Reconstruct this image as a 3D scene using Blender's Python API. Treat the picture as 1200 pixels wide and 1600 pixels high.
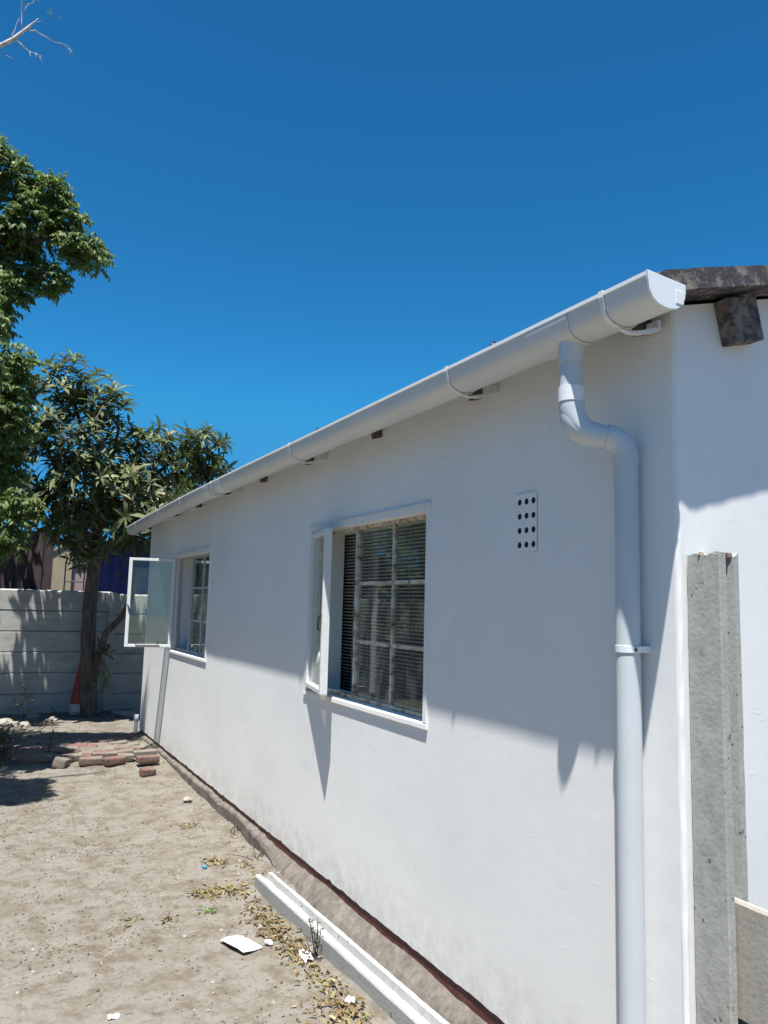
import bpy, bmesh, math, random
import numpy as np
from math import sin, cos, pi, radians, sqrt, atan2, asin
from mathutils import Vector, Matrix, noise

random.seed(7); rng = np.random.default_rng(11)
for o in list(bpy.data.objects): bpy.data.objects.remove(o)
S = bpy.context.scene
COL = S.collection

# ------------------------------------------------------------ camera
F, YAW, PITCH, ROLL = 1213.25, 0.480762, 0.120415, 0.026013
CAM = Vector((-1.8977, -1.6856, 1.70))
f_ = Vector((sin(YAW)*cos(PITCH), cos(YAW)*cos(PITCH), sin(PITCH)))
r_ = Vector((cos(YAW), -sin(YAW), 0)); u_ = r_.cross(f_)
r2 = r_*cos(ROLL)+u_*sin(ROLL); u2 = -r_*sin(ROLL)+u_*cos(ROLL)
cd = bpy.data.cameras.new('camera'); cam = bpy.data.objects.new('camera', cd); COL.objects.link(cam)
cam.matrix_world = Matrix(((r2.x, u2.x, -f_.x, CAM.x), (r2.y, u2.y, -f_.y, CAM.y), (r2.z, u2.z, -f_.z, CAM.z), (0, 0, 0, 1)))
cd.sensor_fit = 'VERTICAL'; cd.sensor_height = 24.0; cd.lens = F/1600*24.0
cd.clip_start = 0.05; cd.clip_end = 2000
S.camera = cam
S.render.resolution_x = 768; S.render.resolution_y = 1024

# ------------------------------------------------------------ light
TO_SUN = Vector((-1.0, -1.20, 5.5)).normalized()
sd = bpy.data.lights.new('sun', 'SUN'); sun = bpy.data.objects.new('sun', sd); COL.objects.link(sun)
sd.energy = 5.0; sd.angle = radians(0.53); sd.color = (1.0, 0.965, 0.91)
sun.location = (-3, -4, 14); sun.rotation_euler = TO_SUN.to_track_quat('Z', 'Y').to_euler()
w = bpy.data.worlds.new('World'); S.world = w; w.use_nodes = True
nt = w.node_tree; nt.nodes.clear()
sky = nt.nodes.new('ShaderNodeTexSky'); sky.sky_type = 'NISHITA'; sky.sun_disc = False
sky.sun_elevation = asin(TO_SUN.z); sky.sun_rotation = atan2(TO_SUN.x, TO_SUN.y) % (2*pi)
sky.air_density = 1.0; sky.dust_density = 0.0; sky.ozone_density = 3.0; sky.altitude = 0
cl = nt.nodes.new('ShaderNodeVectorMath'); cl.operation = 'MINIMUM'; cl.inputs[1].default_value = (2.3, 3.15, 4.9)   # no glare ring round the sun
gm = nt.nodes.new('ShaderNodeGamma'); gm.inputs['Gamma'].default_value = 1.35      # deep, dry-air blue
hs = nt.nodes.new('ShaderNodeMix'); hs.data_type = 'RGBA'; hs.blend_type = 'MULTIPLY'; hs.inputs[0].default_value = 1.0; hs.inputs[7].default_value = (0.17, 0.73, 0.84, 1)
bg = nt.nodes.new('ShaderNodeBackground'); bg.inputs['Strength'].default_value = 0.05
wo = nt.nodes.new('ShaderNodeOutputWorld')
nt.links.new(sky.outputs[0], cl.inputs[0]); nt.links.new(cl.outputs[0], gm.inputs['Color']); nt.links.new(gm.outputs[0], hs.inputs[6]); nt.links.new(hs.outputs[2], bg.inputs['Color']); nt.links.new(bg.outputs[0], wo.inputs[0])
S.view_settings.view_transform = 'Standard'; S.view_settings.look = 'None'; S.view_settings.gamma = 1.0
S.view_settings.exposure = 0.97
S.render.engine = 'CYCLES'
S.cycles.transparent_max_bounces = 24; S.cycles.max_bounces = 8

# ------------------------------------------------------------ materials
def new_mat(name):
    m = bpy.data.materials.new(name); m.use_nodes = True
    return m, m.node_tree, m.node_tree.nodes['Principled BSDF']
def link(nt, a, b): nt.links.new(a, b)
def noise_node(nt, scale, detail=6, rough=0.6, vec=None, stretch=None):
    n = nt.nodes.new('ShaderNodeTexNoise'); n.inputs['Scale'].default_value = scale
    n.inputs['Detail'].default_value = detail; n.inputs['Roughness'].default_value = rough
    tc = nt.nodes.new('ShaderNodeTexCoord'); mp = nt.nodes.new('ShaderNodeMapping')
    if stretch: mp.inputs['Scale'].default_value = stretch
    link(nt, tc.outputs['Object'], mp.inputs[0]); link(nt, mp.outputs[0], n.inputs['Vector'])
    return n
def ramp(nt, fac, stops):
    r = nt.nodes.new('ShaderNodeValToRGB')
    while len(r.color_ramp.elements) < len(stops): r.color_ramp.elements.new(0.5)
    for e, (p, c) in zip(r.color_ramp.elements, stops):
        e.position = p; e.color = (*c, 1) if len(c) == 3 else c
    link(nt, fac, r.inputs[0]); return r
def mixc(nt, fac, a, b, mode='MIX'):
    m = nt.nodes.new('ShaderNodeMix'); m.data_type = 'RGBA'; m.blend_type = mode
    for s, v in ((m.inputs[0], fac), (m.inputs[6], a), (m.inputs[7], b)):
        if hasattr(v, 'is_output') or isinstance(v, bpy.types.NodeSocket): link(nt, v, s)
        elif isinstance(v, (int, float)): s.default_value = v
        else: s.default_value = (*v, 1)
    return m.outputs[2]
def bump(nt, b, height, strength=0.3, dist=0.01, prev=None):
    n = nt.nodes.new('ShaderNodeBump'); n.inputs['Strength'].default_value = strength; n.inputs['Distance'].default_value = dist
    link(nt, height, n.inputs['Height'])
    if prev is not None: link(nt, prev, n.inputs['Normal'])
    if b is not None: link(nt, n.outputs[0], b.inputs['Normal'])
    return n.outputs[0]
def simple(name, c1, c2, scale=8, rough=0.6, bstr=0.2, bdist=0.004, spec=0.5, bscale=None, stretch=None, lo=0.35, hi=0.65, metallic=0):
    m, nt, b = new_mat(name)
    n = noise_node(nt, scale, stretch=stretch)
    link(nt, ramp(nt, n.outputs[0], [(lo, c1), (hi, c2)]).outputs[0], b.inputs['Base Color'])
    b.inputs['Roughness'].default_value = rough; b.inputs['Specular IOR Level'].default_value = spec; b.inputs['Metallic'].default_value = metallic
    if bstr: bump(nt, b, noise_node(nt, bscale or scale*4, stretch=stretch).outputs[0], bstr, bdist)
    return m
M = {}
# painted plaster of the house
def plaster():
    m, nt, b = new_mat('painted_plaster')
    big = noise_node(nt, 1.3, 5, 0.6); fine = noise_node(nt, 14, 6, 0.65)
    c = mixc(nt, ramp(nt, big.outputs[0], [(0.35, (0, 0, 0)), (0.7, (1, 1, 1))]).outputs[0], (0.855, 0.86, 0.84), (0.80, 0.805, 0.79))
    c = mixc(nt, ramp(nt, fine.outputs[0], [(0.55, (0, 0, 0)), (0.8, (.25, .25, .25))]).outputs[0], c, (0.72, 0.71, 0.69))
    # splash dirt low on the wall and small pits
    tc = nt.nodes.new('ShaderNodeTexCoord'); sx = nt.nodes.new('ShaderNodeSeparateXYZ'); link(nt, tc.outputs['Object'], sx.inputs[0])
    mr = nt.nodes.new('ShaderNodeMapRange'); mr.inputs[1].default_value = 0.15; mr.inputs[2].default_value = 0.42; mr.inputs[3].default_value = 0.8; mr.inputs[4].default_value = 0
    link(nt, sx.outputs[2], mr.inputs[0])
    dn = noise_node(nt, 9, 8, 0.75)
    mu = nt.nodes.new('ShaderNodeMath'); mu.operation = 'MULTIPLY'; link(nt, mr.outputs[0], mu.inputs[0])
    link(nt, ramp(nt, dn.outputs[0], [(0.42, (0, 0, 0)), (0.72, (1, 1, 1))]).outputs[0], mu.inputs[1])
    c = mixc(nt, mu.outputs[0], c, (0.50, 0.44, 0.36))
    pit = nt.nodes.new('ShaderNodeTexVoronoi'); pit.inputs['Scale'].default_value = 9; link(nt, tc.outputs['Object'], pit.inputs['Vector'])
    pr = ramp(nt, pit.outputs['Distance'], [(0.028, (1, 1, 1)), (0.045, (0, 0, 0))])
    sel = nt.nodes.new('ShaderNodeMath'); sel.operation = 'GREATER_THAN'; sel.inputs[1].default_value = 0.72
    sc = nt.nodes.new('ShaderNodeSeparateColor'); link(nt, pit.outputs['Color'], sc.inputs[0]); link(nt, sc.outputs[0], sel.inputs[0])
    pm = nt.nodes.new('ShaderNodeMath'); pm.operation = 'MULTIPLY'; link(nt, pr.outputs[0], pm.inputs[0]); link(nt, sel.outputs[0], pm.inputs[1])
    c = mixc(nt, pm.outputs[0], c, (0.42, 0.42, 0.40))
    link(nt, c, b.inputs['Base Color']); b.inputs['Roughness'].default_value = 0.75; b.inputs['Specular IOR Level'].default_value = 0.25
    n1 = bump(nt, None, noise_node(nt, 1.8, 3, 0.5).outputs[0], 0.32, 0.016)
    n2 = bump(nt, None, noise_node(nt, 26, 4, 0.6).outputs[0], 0.12, 0.003, n1)
    marks = noise_node(nt, 7, 8, 0.8, stretch=(1, 1, 2.2))
    n3 = bump(nt, None, ramp(nt, marks.outputs[0], [(0.60, (0, 0, 0)), (0.66, (1, 1, 1))]).outputs[0], 0.3, 0.003, n2)
    bump(nt, b, pm.outputs[0], -0.6, 0.004, n3)
    return m
M['plaster'] = plaster()
M['trim'] = simple('painted_trim', (0.80, 0.79, 0.77), (0.84, 0.83, 0.81), 9, 0.6, 0.12, 0.003)
def maroon():
    m, nt, b = new_mat('maroon_paint')
    n = noise_node(nt, 10, 8, 0.7)
    link(nt, ramp(nt, n.outputs[0], [(0.40, (0.115, 0.032, 0.030)), (0.60, (0.15, 0.05, 0.045)), (0.68, (0.26, 0.20, 0.17))]).outputs[0], b.inputs['Base Color'])
    b.inputs['Roughness'].default_value = 0.6
    bump(nt, b, n.outputs[0], 0.5, 0.01); return m
M['maroon'] = maroon()
def concrete(name, a, bb, pits=True, dark=(0.05, 0.05, 0.048), sc=6):
    m, nt, b = new_mat(name)
    n = noise_node(nt, sc, 8, 0.7, stretch=(1, 1, 0.45)); n2 = noise_node(nt, 60, 4, 0.6)
    c = ramp(nt, n.outputs[0], [(0.36, a), (0.64, bb)]).outputs[0]
    c = mixc(nt, ramp(nt, n2.outputs[0], [(0.40, (0.2, 0.2, 0.2)), (0.48, (0, 0, 0))]).outputs[0], c, tuple(x*0.5 for x in a))
    h = n.outputs[0]
    if pits:
        tc = nt.nodes.new('ShaderNodeTexCoord'); v = nt.nodes.new('ShaderNodeTexVoronoi'); v.inputs['Scale'].default_value = 46; v.inputs['Randomness'].default_value = 1.0
        link(nt, tc.outputs['Object'], v.inputs['Vector'])
        pr = ramp(nt, v.outputs['Distance'], [(0.10, (1, 1, 1)), (0.17, (0, 0, 0))])
        scn = nt.nodes.new('ShaderNodeSeparateColor'); link(nt, v.outputs['Color'], scn.inputs[0])
        g = nt.nodes.new('ShaderNodeMath'); g.operation = 'GREATER_THAN'; g.inputs[1].default_value = 0.84; link(nt, scn.outputs[0], g.inputs[0])
        mm = nt.nodes.new('ShaderNodeMath'); mm.operation = 'MULTIPLY'; link(nt, pr.outputs[0], mm.inputs[0]); link(nt, g.outputs[0], mm.inputs[1])
        c = mixc(nt, mm.outputs[0], c, dark)
        nn = bump(nt, None, mm.outputs[0], -0.8, 0.006)
        bump(nt, b, n2.outputs[0], 0.35, 0.004, nn)
    else:
        bump(nt, b, n2.outputs[0], 0.35, 0.004)
    if pits:
        pn = noise_node(nt, 42, 3, 0.55, stretch=(1, 1, 0.8)); pk = noise_node(nt, 4, 3, 0.6)
        q = nt.nodes.new('ShaderNodeMath'); q.operation = 'MULTIPLY'
        link(nt, ramp(nt, pn.outputs[0], [(0.66, (0, 0, 0)), (0.69, (1, 1, 1))]).outputs[0], q.inputs[0]); link(nt, ramp(nt, pk.outputs[0], [(0.48, (0, 0, 0)), (0.56, (1, 1, 1))]).outputs[0], q.inputs[1])
        c = mixc(nt, q.outputs[0], c, (0.09, 0.085, 0.075))
        st_ = noise_node(nt, 3, 4, 0.6, stretch=(1, 1, .3)); c = mixc(nt, ramp(nt, st_.outputs[0], [(0.45, (0, 0, 0)), (0.7, (.55, .55, .55))]).outputs[0], c, tuple(x*0.74 for x in a))
    link(nt, c, b.inputs['Base Color']); b.inputs['Roughness'].default_value = 0.85; b.inputs['Specular IOR Level'].default_value = 0.25
    return m
M['post'] = concrete('precast_concrete', (0.385, 0.39, 0.355), (0.43, 0.435, 0.40))
M['slab'] = concrete('panel_concrete', (0.34, 0.32, 0.275), (0.41, 0.39, 0.34), pits=False)
M['beam'] = concrete('pale_concrete', (0.33, 0.335, 0.325), (0.42, 0.425, 0.415))
M['footing'] = concrete('footing_concrete', (0.10, 0.086, 0.074), (0.20, 0.18, 0.155), pits=False, sc=14)
M['gutter'] = simple('gutter_plastic', (0.64, 0.66, 0.65), (0.69, 0.71, 0.70), 3, 0.38, 0.05, 0.002)
M['cap'] = simple('cap_plastic', (0.78, 0.80, 0.81), (0.80, 0.82, 0.83), 3, 0.35, 0.03, 0.001)
M['pipe'] = simple('pipe_plastic', (0.56, 0.61, 0.635), (0.60, 0.65, 0.675), 2.5, 0.36, 0.05, 0.002)
M['bracket'] = simple('bracket_plastic', (0.74, 0.76, 0.76), (0.78, 0.80, 0.80), 5, 0.4, 0.03, 0.001)
M['frame'] = simple('frame_paint', (0.72, 0.74, 0.73), (0.80, 0.81, 0.80), 22, 0.5, 0.3, 0.002)
def peel():
    m, nt, b = new_mat('peeling_frame_paint')
    n = noise_node(nt, 16, 8, 0.75)
    r = ramp(nt, n.outputs[0], [(0.38, (0.09, 0.065, 0.05)), (0.44, (0.36, 0.28, 0.20)), (0.52, (0.60, 0.53, 0.44)), (0.64, (0.68, 0.66, 0.62))])
    link(nt, r.outputs[0], b.inputs['Base Color']); b.inputs['Roughness'].default_value = 0.7
    bump(nt, b, n.outputs[0], 0.8, 0.005); return m
M['peel'] = peel()
M['bars'] = simple('shaded_bar_paint', (0.40, 0.41, 0.42), (0.50, 0.51, 0.51), 22, 0.5, 0.3, 0.002)  # white frame paint darkened, the bars' shade put into the colour
M['black'] = simple('black_metal', (0.02, 0.02, 0.022), (0.045, 0.042, 0.04), 30, 0.45, 0.1, 0.001)
M['hole'] = simple('vent_hole_shade', (0.008, 0.008, 0.01), (0.015, 0.015, 0.018), 30, 0.9, 0, 0)
M['timber'] = simple('brown_timber', (0.09, 0.065, 0.052), (0.14, 0.105, 0.085), 12, 0.8, 0.5, 0.004, stretch=(0.3, 2, 2))
def weathered(name, base, base2, lich, amt=(0.46, 0.58), sc=14):
    m, nt, b = new_mat(name)
    n = noise_node(nt, sc, 10, 0.78); n2 = noise_node(nt, 5, 5, 0.6)
    c = mixc(nt, n2.outputs[0], base, base2)
    c = mixc(nt, ramp(nt, n.outputs[0], [(amt[0], (0, 0, 0)), (amt[1], (1, 1, 1))]).outputs[0], c, lich)
    link(nt, c, b.inputs['Base Color']); b.inputs['Roughness'].default_value = 0.9
    bump(nt, b, n.outputs[0], 0.7, 0.008); return m
M['verge'] = weathered('weathered_fibre_cement', (0.24, 0.21, 0.17), (0.17, 0.15, 0.13), (0.042, 0.038, 0.045), (0.40, 0.52), 20)
M['purlin'] = weathered('weathered_timber', (0.30, 0.24, 0.20), (0.22, 0.175, 0.145), (0.045, 0.048, 0.058), (0.48, 0.60), 9)
M['sheet'] = weathered('roof_sheet', (0.26, 0.26, 0.25), (0.20, 0.20, 0.19), (0.10, 0.10, 0.095), (0.5, 0.7), 6)
M['slat'] = simple('blind_slat', (0.55, 0.54, 0.57), (0.62, 0.61, 0.64), 8, 0.5, 0, 0)
M['curtain'] = simple('curtain_cloth', (0.22, 0.22, 0.25), (0.30, 0.30, 0.33), 5, 0.9, 0.1, 0.003, stretch=(1, 6, .3))
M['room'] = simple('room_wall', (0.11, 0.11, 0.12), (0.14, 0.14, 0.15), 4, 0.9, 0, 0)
def glass(name, tint=(0.90, 0.95, 0.90), f0=0.035, haze=0.03, hazecol=(0.6, 0.65, 0.62)):
    m, nt, b = new_mat(name); nt.nodes.remove(b)
    out = nt.nodes['Material Output']
    g = nt.nodes.new('ShaderNodeNewGeometry'); d = nt.nodes.new('ShaderNodeVectorMath'); d.operation = 'DOT_PRODUCT'
    link(nt, g.outputs['Normal'], d.inputs[0]); link(nt, g.outputs['Incoming'], d.inputs[1])
    def mth(op, a, bb=None):
        k = nt.nodes.new('ShaderNodeMath'); k.operation = op
        for i, v in enumerate((a, bb)):
            if v is None: continue
            if isinstance(v, (int, float)): k.inputs[i].default_value = v
            else: link(nt, v, k.inputs[i])
        return k.outputs[0]
    c = mth('ABSOLUTE', d.outputs['Value']); s = mth('POWER', mth('SUBTRACT', 1.0, c), 5.0)
    fr = mth('MINIMUM', mth('ADD', mth('MULTIPLY', s, 1-f0), f0), 1.0)
    tr = nt.nodes.new('ShaderNodeBsdfTransparent'); tr.inputs[0].default_value = (*tint, 1)
    gl = nt.nodes.new('ShaderNodeBsdfGlossy'); gl.inputs['Roughness'].default_value = 0.02; gl.inputs[0].default_value = (0.95, 0.97, 0.97, 1)
    df = nt.nodes.new('ShaderNodeBsdfDiffuse'); df.inputs[0].default_value = (*hazecol, 1)
    m1 = nt.nodes.new('ShaderNodeMixShader')
    hn = noise_node(nt, 7, 6, 0.7)
    link(nt, mth('MULTIPLY', hn.outputs[0], haze*2), m1.inputs[0]); link(nt, tr.outputs[0], m1.inputs[1]); link(nt, df.outputs[0], m1.inputs[2])
    m2 = nt.nodes.new('ShaderNodeMixShader'); link(nt, fr, m2.inputs[0]); link(nt, m1.outputs[0], m2.inputs[1]); link(nt, gl.outputs[0], m2.inputs[2])
    link(nt, m2.outputs[0], out.inputs[0]); return m
M['glass'] = glass('window_glass'); M['glass2'] = glass('dusty_window_glass', haze=0.05, hazecol=(0.42, 0.42, 0.45))
def sand():
    m, nt, b = new_mat('sandy_soil')
    n1 = noise_node(nt, 1.1, 6, 0.6); n2 = noise_node(nt, 7, 8, 0.75); n3 = noise_node(nt, 45, 6, 0.7); n4 = noise_node(nt, 16, 10, 0.8, stretch=(1, 1.5, 1))
    c = mixc(nt, n1.outputs[0], (0.215, 0.200, 0.172), (0.190, 0.175, 0.150))
    n5 = noise_node(nt, 2.6, 7, 0.72)
    c = mixc(nt, ramp(nt, n5.outputs[0], [(0.50, (0, 0, 0)), (0.64, (.6, .6, .6))]).outputs[0], c, (0.140, 0.118, 0.092))
    c = mixc(nt, ramp(nt, n2.outputs[0], [(0.46, (0, 0, 0)), (0.62, (.8, .8, .8))]).outputs[0], c, (0.118, 0.095, 0.068))
    c = mixc(nt, ramp(nt, n4.outputs[0], [(0.56, (0, 0, 0)), (0.64, (.75, .75, .75))]).outputs[0], c, (0.072, 0.060, 0.045))
    c = mixc(nt, ramp(nt, n3.outputs[0], [(0.38, (.22, .22, .22)), (0.50, (0, 0, 0))]).outputs[0], c, (0.085, 0.074, 0.06))
    link(nt, c, b.inputs['Base Color']); b.inputs['Roughness'].default_value = 0.95; b.inputs['Specular IOR Level'].default_value = 0.1
    a = bump(nt, None, n2.outputs[0], 0.45, 0.02); a = bump(nt, None, n4.outputs[0], 0.35, 0.008, a); bump(nt, b, n3.outputs[0], 0.3, 0.003, a)
    return m
M['sand'] = sand()
def brick(name, a, bb, dust=0.5):
    m, nt, b = new_mat(name)
    n = noise_node(nt, 18, 8, 0.7); n2 = noise_node(nt, 9, 6, 0.7)
    c = ramp(nt, n.outputs[0], [(0.38, a), (0.62, bb)]).outputs[0]
    c = mixc(nt, ramp(nt, n2.outputs[0], [(0.45, (0, 0, 0)), (0.62, (dust, dust, dust))]).outputs[0], c, (0.18, 0.155, 0.13))
    link(nt, c, b.inputs['Base Color']); b.inputs['Roughness'].default_value = 0.92; bump(nt, b, n.outputs[0], 0.7, 0.006); return m
M['brick_red'] = brick('red_brick', (0.125, 0.062, 0.05), (0.18, 0.10, 0.08), 0.5)
M['brick_pink'] = brick('pink_brick', (0.155, 0.105, 0.088), (0.20, 0.145, 0.12), 0.8)
M['brick_grey'] = brick('grey_brick', (0.15, 0.13, 0.108), (0.20, 0.175, 0.145), 0.85)
def precast():
    m, nt, b = new_mat('painted_precast')
    n = noise_node(nt, 5, 8, 0.7, stretch=(0.6, 1, 2)); n2 = noise_node(nt, 60, 3, 0.6, stretch=(0.25, 1, 3))
    c = ramp(nt, n.outputs[0], [(0.32, (0.30, 0.30, 0.27)), (0.45, (0.42, 0.42, 0.385)), (0.68, (0.52, 0.52, 0.48))]).outputs[0]
    link(nt, c, b.inputs['Base Color']); b.inputs['Roughness'].default_value = 0.85; bump(nt, b, n2.outputs[0], 0.4, 0.004); return m
M['precast'] = precast()
M['bark'] = simple('tree_bark', (0.075, 0.055, 0.045), (0.17, 0.14, 0.12), 14, 0.9, 0.8, 0.01, stretch=(2, 2, 0.35))
M['bark_dark'] = simple('dark_bark', (0.05, 0.04, 0.033), (0.10, 0.08, 0.065), 20, 0.9, 0.6, 0.006)
M['bark_white'] = simple('pale_bark', (0.24, 0.20, 0.17), (0.50, 0.45, 0.41), 20, 0.85, 0.5, 0.004, lo=0.3, hi=0.55)
def leafmat(name, stops, rough=0.4, trans=(0.12, 0.2, 0.03), tf=0.25):
    m, nt, b = new_mat(name)
    at = nt.nodes.new('ShaderNodeAttribute'); at.attribute_name = 'tone'
    c = ramp(nt, at.outputs['Fac'], stops).outputs[0]
    link(nt, c, b.inputs['Base Color']); b.inputs['Roughness'].default_value = rough
    t = nt.nodes.new('ShaderNodeBsdfTranslucent'); t.inputs[0].default_value = (*trans, 1)
    mx = nt.nodes.new('ShaderNodeMixShader'); mx.inputs[0].default_value = tf
    link(nt, b.outputs[0], mx.inputs[1]); link(nt, t.outputs[0], mx.inputs[2]); link(nt, mx.outputs[0], nt.nodes['Material Output'].inputs[0])
    return m
M['loquat'] = leafmat('loquat_leaf', [(0, (0.048, 0.066, 0.026)), (0.45, (0.105, 0.138, 0.05)), (0.8, (0.20, 0.225, 0.09)), (1, (0.25, 0.21, 0.10))], 0.55, (0.13, 0.17, 0.05), 0.24)
M['feather'] = leafmat('feathery_leaf', [(0, (0.060, 0.092, 0.026)), (0.6, (0.115, 0.165, 0.042)), (1, (0.20, 0.245, 0.07))], 0.62, (0.16, 0.26, 0.06), 0.3)
M['weed'] = leafmat('weed_leaf', [(0, (0.05, 0.05, 0.03)), (0.5, (0.09, 0.085, 0.045)), (1, (0.12, 0.10, 0.06))], 0.7, (0.08, 0.08, 0.03), 0.15)
M['dry'] = leafmat('dry_leaf', [(0, (0.10, 0.065, 0.03)), (0.35, (0.19, 0.13, 0.06)), (0.7, (0.28, 0.22, 0.10)), (0.9, (0.21, 0.20, 0.08)), (1, (0.40, 0.34, 0.22))], 0.7, (0.25, 0.2, 0.06), 0.15)
M['debris'] = leafmat('soil_debris', [(0, (0.045, 0.036, 0.027)), (0.5, (0.11, 0.085, 0.06)), (0.85, (0.20, 0.16, 0.11)), (1, (0.36, 0.32, 0.26))], 0.85, (0.1, 0.08, 0.05), 0.05)
M['green'] = leafmat('green_cutting', [(0, (0.05, 0.09, 0.02)), (1, (0.12, 0.19, 0.04))], 0.5, (0.1, 0.2, 0.03), 0.2)
M['paper'] = simple('white_paper', (0.80, 0.80, 0.82), (0.84, 0.84, 0.85), 5, 0.6, 0.1, 0.002)
M['plastic'] = simple('white_plastic', (0.66, 0.68, 0.70), (0.78, 0.79, 0.80), 14, 0.4, 0.3, 0.003)
M['bluescrap'] = simple('blue_plastic', (0.03, 0.22, 0.36), (0.04, 0.28, 0.42), 14, 0.4, 0, 0)
M['cone_red'] = simple('red_plastic', (0.27, 0.028, 0.026), (0.34, 0.04, 0.035), 8, 0.5, 0.1, 0.002)
M['cone_white'] = simple('dirty_white_plastic', (0.42, 0.41, 0.40), (0.58, 0.57, 0.55), 8, 0.5, 0.1, 0.002)
M['rust'] = simple('brown_sheet', (0.045, 0.034, 0.04), (0.075, 0.056, 0.062), 5, 0.7, 0.2, 0.003, stretch=(1, 1, .3))
M['blue'] = simple('blue_painted_wall', (0.035, 0.04, 0.17), (0.05, 0.055, 0.22), 3, 0.7, 0.1, 0.003)
M['cream'] = simple('cream_wall', (0.36, 0.30, 0.19), (0.42, 0.36, 0.24), 3, 0.85, 0.1, 0.003)
M['pink'] = simple('pink_wall', (0.34, 0.25, 0.24), (0.40, 0.30, 0.29), 3, 0.85, 0.1, 0.003)
M['rubble'] = concrete('rubble_stone', (0.25, 0.23, 0.19), (0.36, 0.34, 0.29), pits=False)

# ------------------------------------------------------------ helpers
def tag(o, label=None, cat=None, group=None, kind=None):
    if label: o['label'] = label
    if cat: o['category'] = cat
    if group: o['group'] = group
    if kind: o['kind'] = kind
    return o
def empty(name, loc=(0, 0, 0), rz=0):
    o = bpy.data.objects.new(name, None); COL.objects.link(o); o.location = loc; o.rotation_euler.z = rz; o.empty_display_size = 0.1
    return o
class MB:
    def __init__(s): s.v = []; s.f = []; s.t = []
    def add(s, vs, fs, tone=None):
        n = len(s.v); s.v += [tuple(x) for x in vs]; s.f += [tuple(i+n for i in f) for f in fs]
        if tone is not None: s.t += [tone]*len(fs)
    def box(s, a, b, mt=None):
        (x0, y0, z0), (x1, y1, z1) = a, b
        vs = [(x0,y0,z0),(x1,y0,z0),(x1,y1,z0),(x0,y1,z0),(x0,y0,z1),(x1,y0,z1),(x1,y1,z1),(x0,y1,z1)]
        if mt is not None: vs = [mt @ Vector(v) for v in vs]
        s.add(vs, [(0,3,2,1),(4,5,6,7),(0,1,5,4),(1,2,6,5),(2,3,7,6),(3,0,4,7)])
    def tube(s, pts, rad, n=10, cap=True):
        pts = [Vector(p) for p in pts]
        if not hasattr(rad, '__len__'): rad = [rad]*len(pts)
        up = None; rings = []
        for i, p in enumerate(pts):
            d = (pts[min(i+1, len(pts)-1)]-pts[max(i-1, 0)])
            if d.length < 1e-9: d = Vector((0, 0, 1))
            d.normalize()
            if up is None:
                a = Vector((0, 0, 1)) if abs(d.z) < 0.9 else Vector((1, 0, 0)); up = d.cross(a).normalized()
            up = (up - d*up.dot(d)).normalized(); v = d.cross(up)
            rings.append([p+(up*cos(2*pi*k/n)+v*sin(2*pi*k/n))*rad[i] for k in range(n)])
        vs = [q for r in rings for q in r]; fs = []
        for i in range(len(rings)-1):
            for k in range(n):
                k2 = (k+1) % n; fs.append((i*n+k, i*n+k2, (i+1)*n+k2, (i+1)*n+k))
        if cap: fs.append(tuple(range(n))[::-1]); fs.append(tuple((len(rings)-1)*n+k for k in range(n)))
        s.add(vs, fs)
    def extrude_y(s, prof, y0, y1, ny=1, zf=None, close=True):
        n = len(prof); vs = []; fs = []
        for i in range(ny+1):
            y = y0+(y1-y0)*i/ny
            for (x, z) in prof: vs.append((x, y, z+(zf(y) if zf else 0)))
        m_ = n if close else n-1
        for i in range(ny):
            for k in range(m_):
                k2 = (k+1) % n; fs.append((i*n+k, i*n+k2, (i+1)*n+k2, (i+1)*n+k))
        if close: fs.append(tuple(range(n))[::-1]); fs.append(tuple(ny*n+k for k in range(n)))
        s.add(vs, fs)
    def build(s, name, mat, parent=None, smooth=False, bevel=0):
        me = bpy.data.meshes.new(name); me.from_pydata(s.v, [], s.f)
        bm = bmesh.new(); bm.from_mesh(me); bmesh.ops.recalc_face_normals(bm, faces=bm.faces)
        if bevel: bmesh.ops.bevel(bm, geom=[e for e in bm.edges if len(e.link_faces) == 2 and e.calc_face_angle() > 0.6], offset=bevel, segments=2, affect='EDGES', profile=0.6)
        bm.to_mesh(me); bm.free(); me.update()
        if s.t and len(s.t) == len(me.polygons):
            a = me.attributes.new('tone', 'FLOAT', 'FACE'); a.data.foreach_set('value', s.t)
        o = bpy.data.objects.new(name, me); COL.objects.link(o); o.data.materials.append(mat)
        if smooth: me.shade_smooth() if smooth is True else smooth_angle(me, smooth)
        if parent is not None: o.parent = parent
        return o
def smooth_angle(me, ang):
    me.shade_smooth()
    bm = bmesh.new(); bm.from_mesh(me)
    for e in bm.edges:
        if len(e.link_faces) == 2 and e.calc_face_angle(0) > ang: e.smooth = False
    bm.to_mesh(me); bm.free()
def one(name, mat, parent, boxes, bevel=0, **k):
    m = MB()
    for a, b in boxes: m.box(a, b)
    return m.build(name, mat, parent, bevel=bevel, **k)
def nz(x, y, z=0, s=1.0): return noise.noise(Vector((x*s, y*s, z*s)))
def sm(a, b, x):
    t = max(0, min(1, (x-a)/(b-a))); return t*t*(3-2*t)

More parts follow.
